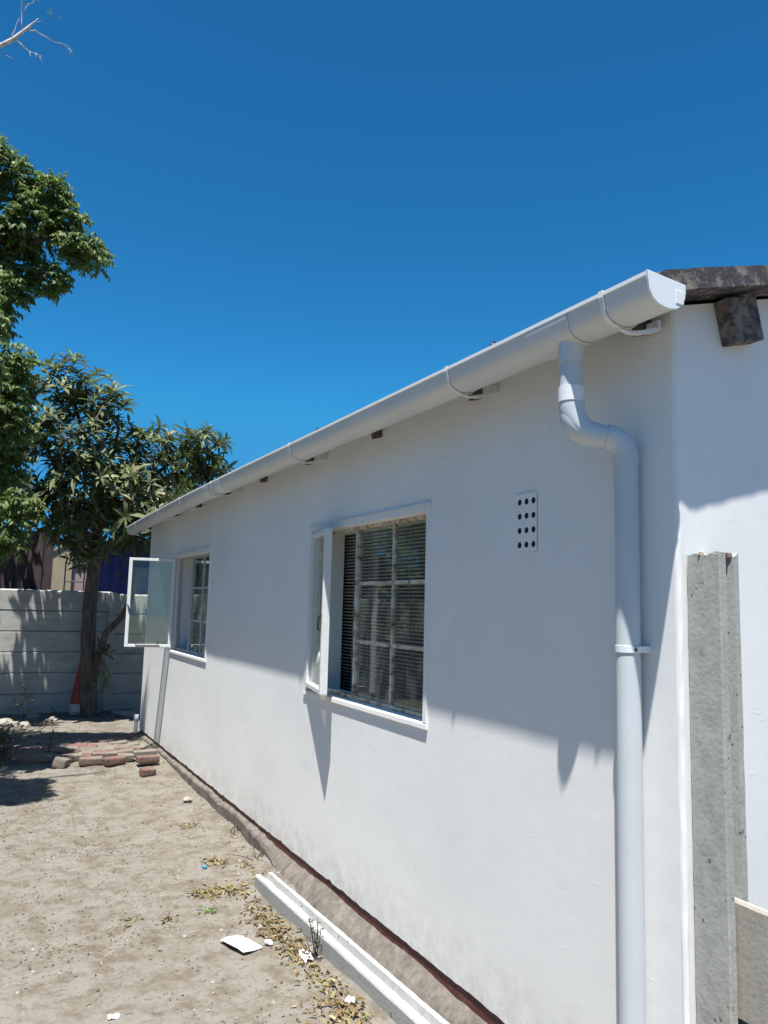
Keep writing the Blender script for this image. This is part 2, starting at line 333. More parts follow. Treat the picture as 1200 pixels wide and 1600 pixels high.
# ------------------------------------------------------------ ground
def gz(x, y):
    base = 0.08*sm(3.6, 8.2, y)
    k = (1-sm(3.0, 4.6, y))
    mound = 0.030*sm(-0.16, -0.06, x)*k + 0.02*sm(-0.12, -0.03, x)*(1-k)
    if x > 0.01: mound *= 1.0
    near = sm(14, 9, abs(y))*sm(8, 4, abs(x))
    n = (0.016*nz(x, y, 0.3, 1.7)+0.012*nz(x, y, 5.1, 5)+0.0055*nz(x, y, 9.7, 17))*max(near, .15)
    return base+mound+n
xs = np.concatenate([np.linspace(-80, -12, 14), np.linspace(-11, -3, 28)[0:], np.arange(-2.9, 0.05, 0.028), np.linspace(0.1, 9, 12), np.linspace(12, 80, 12)])
ys = np.concatenate([np.linspace(-60, -6, 12), np.linspace(-5, 0.6, 22), np.arange(0.7, 7.2, 0.028), np.arange(7.2, 11.2, 0.05), np.linspace(11.4, 20, 16), np.linspace(24, 120, 14)])
gv = [(x, y, gz(x, y)) for y in ys for x in xs]; nx = len(xs)
gf = [(j*nx+i, j*nx+i+1, (j+1)*nx+i+1, (j+1)*nx+i) for j in range(len(ys)-1) for i in range(nx-1)]
g = MB(); g.v = gv; g.f = gf
ground = g.build('ground', M['sand'], smooth=True); tag(ground, kind='structure')

# ------------------------------------------------------------ house
SL = 0.26
HL, HW, WT = 8.2, 6.4, 0.23
house = empty('house', (0, 0, 0))
tag(house, 'white plastered single storey house with white gutter and two open windows', 'house')
W2 = (1.50, 2.94, 1.165, 2.155); W1 = (5.375, 6.80, 1.18, 2.155); VT = (0.680, 0.797, 1.93, 2.145)
ZB = 0.155; ZT = 2.675
def wall_y(mb, openings, y0, y1, z0, z1, x0, x1, dx):
    ys_ = sorted(set([y0, y1]+[o[0] for o in openings]+[o[1] for o in openings]))
    zs_ = sorted(set([z0, z1]+[o[2] for o in openings]+[o[3] for o in openings]))
    def solid(j, k):
        if j < 0 or k < 0 or j >= len(ys_)-1 or k >= len(zs_)-1: return False
        yc, zc = (ys_[j]+ys_[j+1])/2, (zs_[k]+zs_[k+1])/2
        return not any(o[0] < yc < o[1] and o[2] < zc < o[3] for o in openings)
    for j in range(len(ys_)-1):
        for k in range(len(zs_)-1):
            if not solid(j, k): continue
            a, b, c, d = ys_[j], ys_[j+1], zs_[k], zs_[k+1]
            mb.add([(x0,a,c),(x0,b,c),(x0,b,d),(x0,a,d)], [(0,3,2,1)])
            mb.add([(x1,a,c),(x1,b,c),(x1,b,d),(x1,a,d)], [(0,1,2,3)])
            if not solid(j-1, k): mb.add([(x0,a,c),(x1,a,c),(x1,a,d),(x0,a,d)], [(0,1,2,3)])
            if not solid(j+1, k): mb.add([(x0,b,c),(x1,b,c),(x1,b,d),(x0,b,d)], [(0,3,2,1)])
            if not solid(j, k-1): mb.add([(x0,a,c),(x1,a,c),(x1,b,c),(x0,b,c)], [(0,3,2,1)])
            if not solid(j, k+1): mb.add([(x0,a,d),(x1,a,d),(x1,b,d),(x0,b,d)], [(0,1,2,3)])
m = MB()
R = 0.016
ZR = 0.26
wall_y(m, [W2, W1, VT], R, HL, ZR, ZT, 0.0, WT, None)
# ragged lower edge of the plaster
ny = 700; low = []; top = []; bot2 = []
for i in range(ny+1):
    y = R+(HL-R)*i/ny
    z = ZB+0.007*nz(y, 0, 0, 5)+0.005*nz(y, 3, 0, 17)+0.006*max(0, nz(y, 7, 1, 9)-0.25)*4
    low.append((0.001*nz(y, 1, 2, 8), y, z)); top.append((0.0, y, ZR)); bot2.append((0.016, y, z-0.004))
n = len(m.v); m.v += low+top+bot2; k = ny+1
for i in range(ny):
    m.f.append((n+i, n+i+1, n+k+i+1, n+k+i)); m.f.append((n+i, n+2*k+i, n+2*k+i+1, n+i+1))
# rounded, lumpy corner between the long wall and the gable wall
nc = 9; nzv = 170; cv = []
for j in range(nzv+1):
    z = ZB-0.0+(ZT-ZB)*j/nzv
    bulge = 0.007*sm(1.1, 0.3, z)+0.004*max(0, nz(0, 0, z, 6))*sm(1.9, 1.3, z)
    for i in range(nc):
        a = pi/2*i/(nc-1); w_ = sin(a*2)
        e = R+bulge*w_+0.0022*nz(i*0.3, 2, z*9, 1)*w_
        cv.append((R-e*cos(a), R-e*sin(a), z))
m.add(cv, [(j*nc+i, j*nc+i+1, (j+1)*nc+i+1, (j+1)*nc+i) for j in range(nzv) for i in range(nc-1)])
# gable wall (front) as a thick slab with sloping top, and the rear ones
def gable(y0, y1, lo):
    prof = [(lo, ZB-0.006), (HW, ZB-0.006), (HW, 2.66), (HW/2, 2.69+SL*HW/2-0.004), (lo, ZT if lo < .1 else ZT)]
    n_ = len(prof)
    m.add([(x, y0, z) for x, z in prof]+[(x, y1, z) for x, z in prof], [tuple(range(n_)), tuple(range(n_, 2*n_))[::-1]]+[(i, (i+1) % n_, n_+(i+1) % n_, n_+i) for i in range(n_)])
gable(0.0, WT, R); gable(HL-WT-0.001, HL-0.001, WT)
m.box((HW-WT, WT, ZB), (HW, HL-WT, 2.66))
wall = m.build('wall', M['plaster'], house)
# inner lining so rooms read as rooms (floor, ceiling, partition)
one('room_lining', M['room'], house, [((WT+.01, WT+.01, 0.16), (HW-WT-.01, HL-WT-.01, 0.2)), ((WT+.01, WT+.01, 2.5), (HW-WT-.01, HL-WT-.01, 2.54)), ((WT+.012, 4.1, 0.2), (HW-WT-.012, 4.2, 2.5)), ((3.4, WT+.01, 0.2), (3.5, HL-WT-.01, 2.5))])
# maroon painted foundation strip and rough footing
m = MB()
m.box((0.006, 0.012, -0.15), (WT, HL-.01, ZB+0.004)); m.box((WT, 0.012, -0.15), (HW, WT, ZB-0.01))
m.build('painted_plinth', M['maroon'], house)
m = MB(); k = 520; prof = []
for i in range(k+1):
    y = 0.02+(HL)*i/k
    w_ = 0.034+0.046*(1-sm(2.6, 4.0, y))+0.018*nz(y, 0, 4, 2.5)+0.006*nz(y, 2, 0, 11); z = 0.112+0.016*nz(y, 5, 0, 2.5)+0.008*nz(y, 8, 0, 12); z -= 0.012*(1-sm(3.0, 4.2, y))
    nr_ = 1-sm(2.8, 4.0, y); q1 = 0.016*nz(y, 11, 0, 9)+.010*nz(y, 4, 4, 25); prof += [(0.008, y, z+0.006), (-w_*0.4, y, z-.022*nr_+q1*nr_), (-w_*0.75, y, z-.045*nr_+q1*.5), (-w_-.01*nr_, y, z-0.012-.07*nr_), (-w_-0.012, y, -0.15)]
m.add(prof, [(i*5+q, i*5+q+1, i*5+q+6, i*5+q+5) for i in range(k) for q in range(4)])
m.build('footing', M['footing'], house)

# roof
def sag(y): return -0.004*max(0, y)/4 - 0.062*(max(0, y-3.8)/4.6)**2
roof = MB()
def corr(x): return 0
nw = 420; vs = []; xsr = [-0.205, HW/2]
for side in (0, 1):
    vs = []
    for i in range(nw+1):
        y = -0.110+(HL+0.110+0.15)*i/nw
        h = 0.018*(0.5-0.5*cos(2*pi*(y+.11)/0.146))
        for xx in (0, 1):
            for t in (0.006, 0):
                x = (-0.205 if side == 0 else HW+0.2) if xx == 0 else HW/2
                z = 2.742+SL*(x if side == 0 else HW-x)+h+t+(sag(y) if xx == 0 and side == 0 else 0)
                vs.append((x, y, z))
    fs = []
    for i in range(nw):
        a = i*4; b = a+4
        fs += [(a, a+2, b+2, b), (a+1, b+1, b+3, a+3), (a, b, b+1, a+1)]
    fs += [(0, 1, 3, 2)]
    roof.add(vs, fs)
roof_o = roof.build('roof', M['sheet'], house, smooth=0.8)
m = MB()
def vergez(x): return 2.695+SL*(x if x < HW/2 else HW-x)
pts = []; kk = 120
for i in range(kk+1):
    x = -0.175+(HW/2+0.175)*i/kk
    e = 0.003*nz(x, 0, 0, 25)
    yo = -0.1335-0.008*sm(-0.10, -0.06, x)+0.002*nz(x, 4, 0, 20)
    zb = vergez(x); 
    pts += [(x, yo, zb-.014+e), (x, yo+0.002, zb+0.052), (x, 0.24, zb+0.052), (x, 0.24, zb-.0), (x, -0.01, zb-.004+e*.5)]
m.add(pts, [(i*5+q, i*5+(q+1) % 5, (i+1)*5+(q+1) % 5, (i+1)*5+q) for i in range(kk) for q in range(5)]+[(0, 1, 2, 3, 4), tuple(kk*5+q for q in range(5))])
m.add([(HW/2, -0.15, vergez(HW/2)), (HW/2, -0.15, vergez(HW/2)+.039), (HW/2, .24, vergez(HW/2)+.039), (HW/2, .24, vergez(HW/2)),
       (HW+.19, -0.15, vergez(HW+.19)), (HW+.19, -0.15, vergez(HW+.19)+.039), (HW+.19, .24, vergez(HW+.19)+.039), (HW+.19, .24, vergez(HW+.19))],
      [(0, 4, 5, 1), (1, 5, 6, 2), (0, 3, 7, 4), (4, 7, 6, 5)])
m.build('verge', M['verge'], house)
# mortar bedding line under the verge
m = MB(); pts = []
for i in range(200):
    x = 0.02+3.0*i/199; z = vergez(x); d = 0.006+0.008*abs(nz(x, 0, 3, 14))+0.01*max(0, nz(x, 6, 0, 5))
    pts += [(x, -0.002-0.012, z+0.002), (x, -0.008, z-d), (x, 0.002, z-d-.003)]
m.add(pts, [(i*3+q, i*3+q+1, i*3+q+4, i*3+q+3) for i in range(199) for q in range(2)])
m.build('mortar_bed', M['verge'], house)
# purlin end sticking out under the verge
def purlin(xc):
    al = atan2(SL, 1); mt = Matrix.Translation((xc, 0, 2.570+SL*(xc-.205))) @ Matrix.Rotation(-al, 4, 'Y')
    mb = MB(); n_ = 8
    L = 9
    for i in range(L):
        pass
    mb.box((0, -0.060, 0), (0.140, -0.002, 0.150), mt)
    o = mb.build('purlin_end', M['purlin'], house, bevel=0.004)
    return o
purlin(0.222); purlin(1.65)
for y in (0.109, 1.071, 2.014, 2.979, 3.887, 4.85, 5.8, 6.75, 7.7):
    a = Matrix.Translation((0, y, 2.612)) @ Matrix.Rotation(-atan2(SL, 1), 4, 'Y')
    mb = MB(); mb.box((-0.045, -0.019, 0), (1.6, 0.019, 0.080), a); mb.build('rafter', M['timber'], house)

# window trims
for (y0, y1, z0, z1) in (W2, W1):
    t = 0.034
    one('window_surround', M['trim'], house, [((-0.009, y0-t, z0), (0.02, y0-0.001, z1+t)), ((-0.009, y1+0.001, z0), (0.02, y1+t, z1+t)), ((-0.009, y0-0.001, z1+0.001), (0.02, y1+0.001, z1+t))], bevel=0.003)
    one('lintel_lip', M['trim'], house, [((-0.014, y0-t-0.004, z1+t+.0005), (0.01, y1+t+0.004, z1+t+0.008))])
    mb = MB(); vs = []
    prof = [(0.06, z0+0.006), (-0.0105, z0-0.004), (-0.0115, z0-0.025), (0.05, z0-0.027)]
    mb.extrude_y(prof, y0-t-0.004, y1+t+0.004, 60, zf=lambda y: 0.0015*nz(y, 1, 0, 9))
    mb.build('window_sill', M['trim'], house)

def ring(mb, x0, x1, y0, y1, z0, z1, t):
    mb.box((x0, y0, z0), (x1, y0+t, z1)); mb.box((x0, y1-t, z0), (x1, y1, z1))
    mb.box((x0, y0+t, z0), (x1, y1-t, z0+t)); mb.box((x0, y0+t, z1-t), (x1, y1-t, z1))
def window(W, mat, gl, cas_dir, fixed_x=0.048):
    y0, y1, z0, z1 = W; ym = y0+(y1-y0)*0.605; X0 = fixed_x; X1 = X0+0.03
    win = MB(); ring(win, X0, X1, y0+.001, y1-.001, z0+.007, z1-.001, 0.02); 
    win.box((X0-.002, ym-0.013, z0+.027), (X1+.002, ym+0.013, z1-.021))
    wo_ = win.build('window', mat, house, bevel=0.002)
    yc = (y0+ym)/2
    mun = MB(); mun.box((X0+.004, yc-0.010, z0+.027), (X1-.004, yc+0.010, z1-.021))
    for q in (1, 2):
        zz = z0+(z1-z0)*q/3
        for a, b in ((y0+.021, yc-0.0102), (yc+0.0102, ym-.0132)): mun.box((X0+.006, a, zz-.010), (X1-.006, b, zz+.010))
    mun.build('glazing_bar', mat, wo_, bevel=0.002)
    one('pane', gl, wo_, [((X0+.013, y0+.018, z0+.024), (X0+.017, ym-.01, z1-.018))])
    # opening casement, hinged at the far jamb
    hx, hy = 0.006, y1-0.012; w_ = 0.478
    ang = atan2(cas_dir[1], cas_dir[0]); mt = Matrix.Translation((hx, hy, 0)) @ Matrix.Rotation(ang, 4, 'Z')
    zc0, zc1 = z0+0.024, z1-0.012; t = 0.035
    mb = MB()
    for a, b in (((0, -.022, zc0), (t, .022, zc1)), ((w_-t, -.022, zc0), (w_, .022, zc1)), ((t, -.022, zc0), (w_-t, .022, zc0+t*.8)), ((t, -.022, zc1-t*.8), (w_-t, .022, zc1))):
        mb.box(a, b, mt)
    c = mb.build('casement', M['frame'], wo_, bevel=0.003)
    return win, wo_, mt, (zc0, zc1, w_, t), c
cases = []
for (W, mat, gl, cd_) in ((W2, M['peel'], M['glass2'], (-0.10, -0.47)), (W1, M['bars'], M['glass'], (-0.455, 0.125))):
    win, wo_, mt, (zc0, zc1, w_, t), c = window(W, mat, gl, cd_)
    mb = MB(); mb.box((t-.004, -.002, zc0+t-.004), (w_-t+.004, .002, zc1-t+.004), mt); mb.build('casement_pane', M['glass'], wo_)
    zh = (zc0+zc1)/2-0.03; s = 1 if W is W1 else -1
    # handle on the free stile
    mb = MB()
    sd_ = s
    P = lambda a, b, z: mt @ Vector((a, b, z))
    mb.tube([P(w_-.012, .022*sd_, zh), P(w_-.012, .034*sd_, zh), P(w_-.020, .040*sd_, zh-.01), P(w_-.034, .040*sd_, zh-.055), P(w_-.040, .036*sd_, zh-.085)], [.006, .006, .005, .005, .006], 8)
    mb.build('handle', M['black'], wo_, smooth=0.7)
    mb = MB()
    if W is W1:
        mb.tube([P(.12, .028*sd_, zc0+.012), P(.36, .028*sd_, zc0+.012)], .005, 6)
        mb.tube([P(.12, .028*sd_, zc0+.036), P(.36, .028*sd_, zc0+.036)], .004, 6)
        mb.tube([P(.36, .028*sd_, zc0+.012), P(.36, .028*sd_, zc0+.036)], .004, 6)
        mb.tube([P(.14, .012*sd_, zc0+.012), P(.14, .020*sd_, zc0+.060)], .005, 6)
        mb.build('window_stay', M['black'], wo_)
    else:
        mb.tube([(0.052, 2.55, 1.196), (0.01, 2.70, 1.20), P(.18, .012*-1, zc0+.01)], .004, 6)
        mb.build('window_stay', M['frame'], wo_)
    # hinges
    mb = MB()
    for z in (zc0+.08, zc1-.08): mb.tube([P(-.004, 0, z-.03), P(-.004, 0, z+.03)], .008, 8); mb.build('hinge', M['frame'], wo_, smooth=0.7); mb = MB()
# air vent
y0, y1, z0, z1 = VT
m = MB(); ncol, nrow = 3, 4; sy = (y1-y0+.012)/ncol; sz = (z1-z0+.012)/nrow; seg = 24
for i in range(ncol):
    for j in range(nrow):
        cy, cz = y0-.006+(i+.5)*sy, z0-.006+(j+.5)*sz; r = 0.0125 if True else 0
        outer = []; inner = []; back = []
        for k in range(seg):
            a = 2*pi*(k+.5)/seg; dx, dz = cos(a), sin(a); s_ = min((sy/2)/abs(dx), (sz/2)/abs(dz)); outer.append((-.0025, cy+dx*s_, cz+dz*s_))
            inner.append((-.0025, cy+dx*r, cz+dz*r)); back.append((-.0015, cy+dx*r, cz+dz*r))
        n = len(m.v); m.v += outer+inner+back
        for k in range(seg):
            k2 = (k+1) % seg; m.f.append((n+k, n+k2, n+seg+k2, n+seg+k)); m.f.append((n+seg+k, n+seg+k2, n+2*seg+k2, n+2*seg+k))
m.box((-.006, y0-.008, z1+.0065), (.01, y1+.008, z1+.011))
vent = m.build('air_vent', M['plaster'], house)
one('vent_shade_block', M['hole'], vent, [((-.0012, y0-.005, z0-.005), (.06, y1+.005, z1+.005))])  # near-black block stands in for the shade inside the vent holes

# ------------------------------------------------------------ gutter and downpipe
GP = [(-0.257, 2.672), (-0.2555, 2.650), (-0.251, 2.622), (-0.240, 2.602), (-0.222, 2.589), (-0.197, 2.582), (-0.170, 2.581), (-0.143, 2.587), (-0.123, 2.602), (-0.113, 2.622), (-0.110, 2.640), (-0.110, 2.668)]
def sag(y): return -0.004*max(0, y)/4 - 0.062*(max(0, y-3.8)/4.6)**2
def shell(prof, t):
    out = []; n_ = len(prof)
    cx = sum(p[0] for p in prof)/n_; cz = 2.665
    inn = []
    for (x, z) in prof:
        d = Vector((cx-x, cz-z)); d = d.normalized() if d.length > 1e-6 else d; inn.append((x+d.x*t, z+d.y*t*(0 if z > 2.664 else 1)))
    return list(prof)+inn[::-1]
m = MB(); gp = shell(GP, 0.003)
m.extrude_y(gp, -0.136, 8.45, 80, zf=sag)
gutter = m.build('gutter', M['gutter'], house, smooth=0.5)
m = MB(); m.extrude_y([(-0.262, 2.664), (-0.262, 2.676), (-0.250, 2.676), (-0.248, 2.664)], -0.136, 8.45, 80, zf=sag)
m.build('gutter_lip', M['cap'], gutter)
def grow(prof, e):
    cx, cz = -0.183, 2.63
    return [(cx+(x-cx)*(1+e/0.07), cz+(z-cz)*(1+e/0.05)) if z < 2.66 else (cx+(x-cx)*(1+e/0.07), z) for x, z in prof]
def capend(y0, y1, w0):
    mb = MB(); pr = grow(GP, 0.003)
    pr = pr+[(-0.108, 2.655)] ; pr[0] = (-0.262, 2.678); pr[-2] = (-0.106, 2.664); pr.pop()
    mb.extrude_y(pr, y0, y1, 1, zf=sag)
    o = mb.build('end_cap', M['cap'], gutter, bevel=0.0015); return o
capend(-0.143, -0.134, 0); capend(8.449, 8.456, 0)
m = MB(); m.box((-0.150, -0.1448, 2.600), (-0.118, -0.1425, 2.640)); m.build('cap_boss', M['cap'], gutter, bevel=0.001)
def band(y0, y1, e, name, mat, hook=False):
    mb = MB(); po = grow(GP, e); pi_ = grow(GP, e-0.0025)
    mb.extrude_y(po+pi_[::-1], y0, y1, 2, zf=sag)
    if hook: mb.box((-0.265, y0, 2.658+sag(y0)), (-0.245, y1, 2.679+sag(y0)))
    return mb.build(name, mat, gutter, smooth=0.6, bevel=0)
band(0.205, 0.42, 0.0042, 'gutter_outlet', M['gutter']); 
band(4.25, 4.42, 0.0042, 'gutter_union', M['cap']); band(4.62, 4.80, 0.0046, 'gutter_union', M['cap'])
for yb in (0.045, 0.935, 2.74, 4.52, 5.62, 6.6, 7.9):
    b = band(yb-0.009, yb+0.009, 0.0055, 'gutter_bracket', M['bracket'], True)
    # strut back to the rafter
    mb = MB(); z = sag(yb)
    pr = [(-0.19, 2.573+z), (-0.15, 2.564+z), (-0.10, 2.570+z), (-0.055, 2.585+z), (-0.020, 2.600+z), (-0.020, 2.612+z), (-0.10, 2.584+z), (-0.15, 2.572+z)]
    mb.extrude_y(pr, yb-0.008, yb+0.008, 1); 
    mb.box((-0.028, yb-0.010, 2.600+z), (-0.016, yb+0.042, 2.632+z))
    mb.build('bracket_arm', M['bracket'], gutter, bevel=0.001)
# bolts along the sheet edge
for yb in (0.80, 2.63):
    mb = MB(); mb.tube([(-0.12, yb, 2.72), (-0.12, yb, 2.772)], .005, 8); mb.tube([(-0.12, yb, 2.752), (-0.12, yb, 2.757), (-.12, yb, 2.763)], [.02, .018, .006], 12); mb.build('roof_bolt', M['black'], roof_o)
def arc(p0, p1, p2, n=7):
    p0, p1, p2 = map(Vector, (p0, p1, p2)); return [(p0*(1-t)**2+p1*2*t*(1-t)+p2*t*t) for t in [i/n for i in range(n+1)]]
PR = 0.0385
A = Vector((-0.190, 0.262, 2.60)); B = Vector((-0.190, 0.262, 2.287)); C = Vector((-0.048, 0.162, 2.262)); D = Vector((-0.048, 0.162, -0.2))
m = MB()
d = (C-B).normalized()
path = [A, B+Vector((0, 0, .075))]+arc(B+Vector((0, 0, .058)), B, B+d*.055)+[B+d*.09, C-d*.065]+arc(C-d*.058, C, C+Vector((0, 0, -.058)))+[C+Vector((0, 0, -.09)), D]
m.tube(path, PR, 36)
dp = m.build('downpipe', M['pipe'], house, smooth=0.7)
m = MB(); m.tube(arc(B+Vector((0, 0, .100)), B+Vector((0, 0, .0)), B+d*.085, 12), PR+.0035, 36); m.build('elbow', M['pipe'], dp, smooth=0.7)
m = MB(); m.tube([B+Vector((0, 0, .100)), B+Vector((0, 0, .150))], PR+.0055, 36); m.build('collar', M['cap'], dp, smooth=0.7)
m = MB(); m.tube([B+Vector((0, 0, .235)), B+Vector((0, 0, .312))], PR+.004, 36); m.build('collar', M['gutter'], dp, smooth=0.7)
m = MB(); m.tube(arc(C-d*.062, C, C+Vector((0, 0, -.085)), 12), PR+.0035, 36); m.build('elbow', M['pipe'], dp, smooth=0.7)
zb_ = 1.585
m = MB(); m.tube([(C.x, C.y, zb_-.010), (C.x, C.y, zb_+.010)], PR+.003, 36)
m.box((C.x-.005, C.y+.038, zb_-.012), (0.002, C.y+.050, zb_+.012)); m.box((C.x-.010, C.y-.050, zb_-.008), (C.x+.012, C.y-.036, zb_+.010)); m.box((C.x+.012, C.y-.050, zb_-.010), (0.004, C.y-.038, zb_+.010))
m.build('pipe_clip', M['cap'], dp, smooth=0.7, bevel=0)
m = MB(); m.tube([(C.x, C.y-.045, zb_), (C.x-.014, C.y-.045, zb_)], .004, 8); m.build('clip_screw', M['black'], dp)

# short white pipe stub at the far corner of the house
st = MB(); st.tube([(-0.035, 8.24, -0.05), (-0.035, 8.24, 0.27)], .022, 20); sto = st.build('waste_pipe', M['pipe'], smooth=0.7)
tag(sto, 'short white pipe stub standing at the far corner of the house', 'pipe')
st = MB(); st.tube([(-0.035, 8.24, 0.262), (-0.035, 8.24, 0.31), (-0.035, 8.24, 0.315)], [.028, .028, .024], 20); st.build('pipe_cap', M['cap'], sto, smooth=0.7)

# ------------------------------------------------------------ blind and curtains
blind = empty('venetian_blind', (0.262, 2.2, 2.2)); tag(blind, 'dark slatted venetian blind hanging inside the window nearer the viewer', 'blind')
m = MB(); z = 0.0; k = 0
while -1.12 < -0.021*k:
    zz = -0.02-0.021*k; a = radians(20)
    ca, sa = 0.0125*cos(a), 0.0125*sin(a); e = 0.002*nz(k, 0, 0, 1.3)
    y0_, y1_ = -0.78, 0.80
    pr = [(-ca, zz+sa+e), (-ca*.4, zz+sa*.4+.0016+e), (ca*.4, zz-sa*.4+.0016+e), (ca, zz-sa+e), (ca, zz-sa-.0012+e), (-ca, zz+sa-.0012+e)]
    m.extrude_y(pr, y0_, y1_, 1); k += 1
    if k > 52: break
m.build('slats', M['slat'], blind)
one('head_rail', M['slat'], blind, [((-0.018, -0.785, 0.0), (0.018, 0.805, 0.03))], bevel=.002)
m = MB()
for y in (-0.6, -0.1, 0.4, 0.62): m.tube([(-0.014, y, 0), (-0.014, y, -1.12)], .0012, 5); m.tube([(0.014, y, 0), (0.014, y, -1.12)], .0012, 5)
m.build('cord', M['slat'], blind)
cur = MB(); n_ = 300; vs = []
for i in range(n_+1):
    y = 5.15+1.9*i/n_; x = 0.31+0.03*sin(y*55+2*sin(y*7))+0.012*sin(y*23); 
    for z in (0.95, 2.3): vs.append((x, y, z))
cur.add(vs, [(i*2, i*2+2, i*2+3, i*2+1) for i in range(n_)])
co = cur.build('curtain', M['curtain'], smooth=True); co.modifiers.new('thick', 'SOLIDIFY').thickness = 0.002
tag(co, 'grey pleated curtain hanging inside the far window', 'curtain')

# ------------------------------------------------------------ precast fence against the gable
pf = empty('precast_fence', (0.07, -0.06, 0)); tag(pf, 'grey pitted concrete post with slotted in panel standing against the white gable wall', 'fence')
def rough_post(name, prof, z0, z1, mat, parent, broken=True, nzz=130, seed=0):
    mb = MB(); n_ = len(prof); vs = []
    for j in range(nzz+1):
        z = z0+(z1-z0)*j/nzz
        for i, (x, y) in enumerate(prof):
            e = 0.0016*nz(x*30+seed, y*30, z*12); e2 = 0.005*max(0, nz(x*30+seed, y*30+4, z*22)-0.40)*3
            zz = z+(0.010*nz(x*40, y*40, 3) if j == nzz and broken else 0)
            cx, cy = prof_c(prof); dx, dy = x-cx, y-cy; l = sqrt(dx*dx+dy*dy)
            vs.append((x+dx/l*e, y+dy/l*e, zz))
    fs = [(j*n_+i, j*n_+(i+1) % n_, (j+1)*n_+(i+1) % n_, (j+1)*n_+i) for j in range(nzz) for i in range(n_)]
    fs += [tuple(range(n_)), tuple(nzz*n_+i for i in range(n_))]
    mb.add(vs, fs); return mb.build(name, mat, parent)
def prof_c(p): return sum(q[0] for q in p)/len(p), sum(q[1] for q in p)/len(p)
def dens(prof, step=0.012):
    out = []
    for i, a in enumerate(prof):
        b = prof[(i+1) % len(prof)]; L_ = sqrt((a[0]-b[0])**2+(a[1]-b[1])**2); k_ = max(1, int(L_/step))
        for q in range(k_): out.append((a[0]+(b[0]-a[0])*q/k_, a[1]+(b[1]-a[1])*q/k_))
    return out
# H section, local coordinates about (0.07,-0.06)
HP = [(-.038, -.060), (-.036, -.064), (-.012, -.064), (-.006, -.034), (.020, -.034), (.025, -.062), (.046, -.062), (.048, -.058), (.048, .054), (.022, .054), (.020, .030), (-.008, .030), (-.012, .054), (-.038, .054)]
rough_post('post', dens(HP), -0.3, 1.878, M['post'], pf)
p2 = [(x, -y-1.46) for x, y in HP][::-1]
rough_post('post', dens(p2), -0.3, 1.878, M['post'], pf, seed=5)
for (z0, z1) in ((0.595, 0.905), (0.27, 0.572), (-.05, 0.255)):
    mb = MB(); k = 70; prs = []
    for i in range(k+1):
        y = -0.036-1.388*i/k; e = .003*nz(y, z0, 0, 12)
        prs += [(-.004, y, z0), (-.0045, y, z1-.008+e), (.001, y, z1+e), (.013, y, z1+e*.6), (.018, y, z1-.008), (.018, y, z0)]
    mb.add(prs, [(i*6+q, i*6+(q+1) % 6, (i+1)*6+(q+1) % 6, (i+1)*6+q) for i in range(k) for q in range(6)]+[(0, 1, 2, 3, 4, 5), tuple(k*6+q for q in range(6))])
    mb.build('panel', M['slab'], pf)
mb = MB()
for i in range(46):
    x, y = random.uniform(-.036, .03), random.uniform(-.06, -.03) if random.random() < .6 else random.uniform(-.06, .05); s = random.uniform(.003, .008)
    mt = Matrix.Translation((x*.9, y*.95, 1.876)) @ Matrix.Rotation(random.uniform(0, 3), 4, Vector((random.random(), random.random(), 1))); mb.box((-s, -s, -s), (s, s, s*.8), mt)
mb.build('mortar_crumbs', M['brick_pink'], pf)

# ------------------------------------------------------------ concrete post lying beside the wall
ang = atan2(0.049, 1.9)
lb = empty('concrete_post', (-0.272, 2.985, 0)); lb.rotation_euler.z = ang
tag(lb, 'pale grooved concrete post lying on the sand along the foot of the white wall', 'concrete post')
mb = MB(); pr = [(0, -.06), (0, .070), (.006, .078), (.030, .080), (.040, .052), (.074, .050), (.084, .080), (.112, .078), (.118, .070), (.118, -.06)]
k = 160; vs = []
for i in range(k+1):
    y = -2.5*i/k
    for q, (x, z) in enumerate(pr):
        vs.append((x+.0015*nz(x*30, y*12, 1)*1, y+(.004*nz(x*40, z*40, 0) if i == 0 else 0), z+.002*nz(x*40, y*14, z*20)-(.006*max(0, nz(x*8, y*9, 3)-.3))))
n_ = len(pr)
mb.add(vs, [(i*n_+q, i*n_+(q+1) % n_, (i+1)*n_+(q+1) % n_, (i+1)*n_+q) for i in range(k) for q in range(n_)]+[tuple(range(n_)), tuple(k*n_+q for q in range(n_))])
mb.build('shaft', M['beam'], lb)

# ------------------------------------------------------------ back wall
bw = empty('concrete_fence', (-0.3, 10.45, 0)); tag(bw, 'grey painted precast concrete wall across the end of the yard', 'wall')
bays = [(-8.6, -6.2), (-6.15, -3.75), (-3.7, -1.3-.0), (-1.25+.0, 0.0), (0.05, 2.45), (2.5, 4.9)]
bays = [(-7.55, -5.13), (-5.07, -2.65+.0), (-2.59, -0.10+.0), (-0.04, 2.38), (2.44, 4.86)]
for bi, (a, b) in enumerate(bays):
    dz = 0 if bi < 3 else -0.028
    for r in range(6):
        z0 = 0.065+dz+r*0.290; mb = MB()
        pr = [(-.022, z0+.004), (-.022, z0+.270), (-.007, z0+.284), (.022, z0+.2897), (.022, z0), (-.014, z0)]
        # slight wobble of each panel
        off = random.uniform(-.004, .004)
        n_ = len(pr); vs = [(x, y+off, z) for x in (a+.3, b+.3) for y, z in pr]
        mb.add(vs, [tuple(range(n_)), tuple(range(n_, 2*n_))[::-1]]+[(i, (i+1) % n_, n_+(i+1) % n_, n_+i) for i in range(n_)])
        mb.build('panel', M['precast'], bw)
for x in (-7.58, -5.10, -2.62, -0.07, 2.41, 4.89):
    one('post', M['precast'], bw, [((x+.3-.05, -.055, -0.2), (x+.3+.05, .055, 1.80))], bevel=.006)
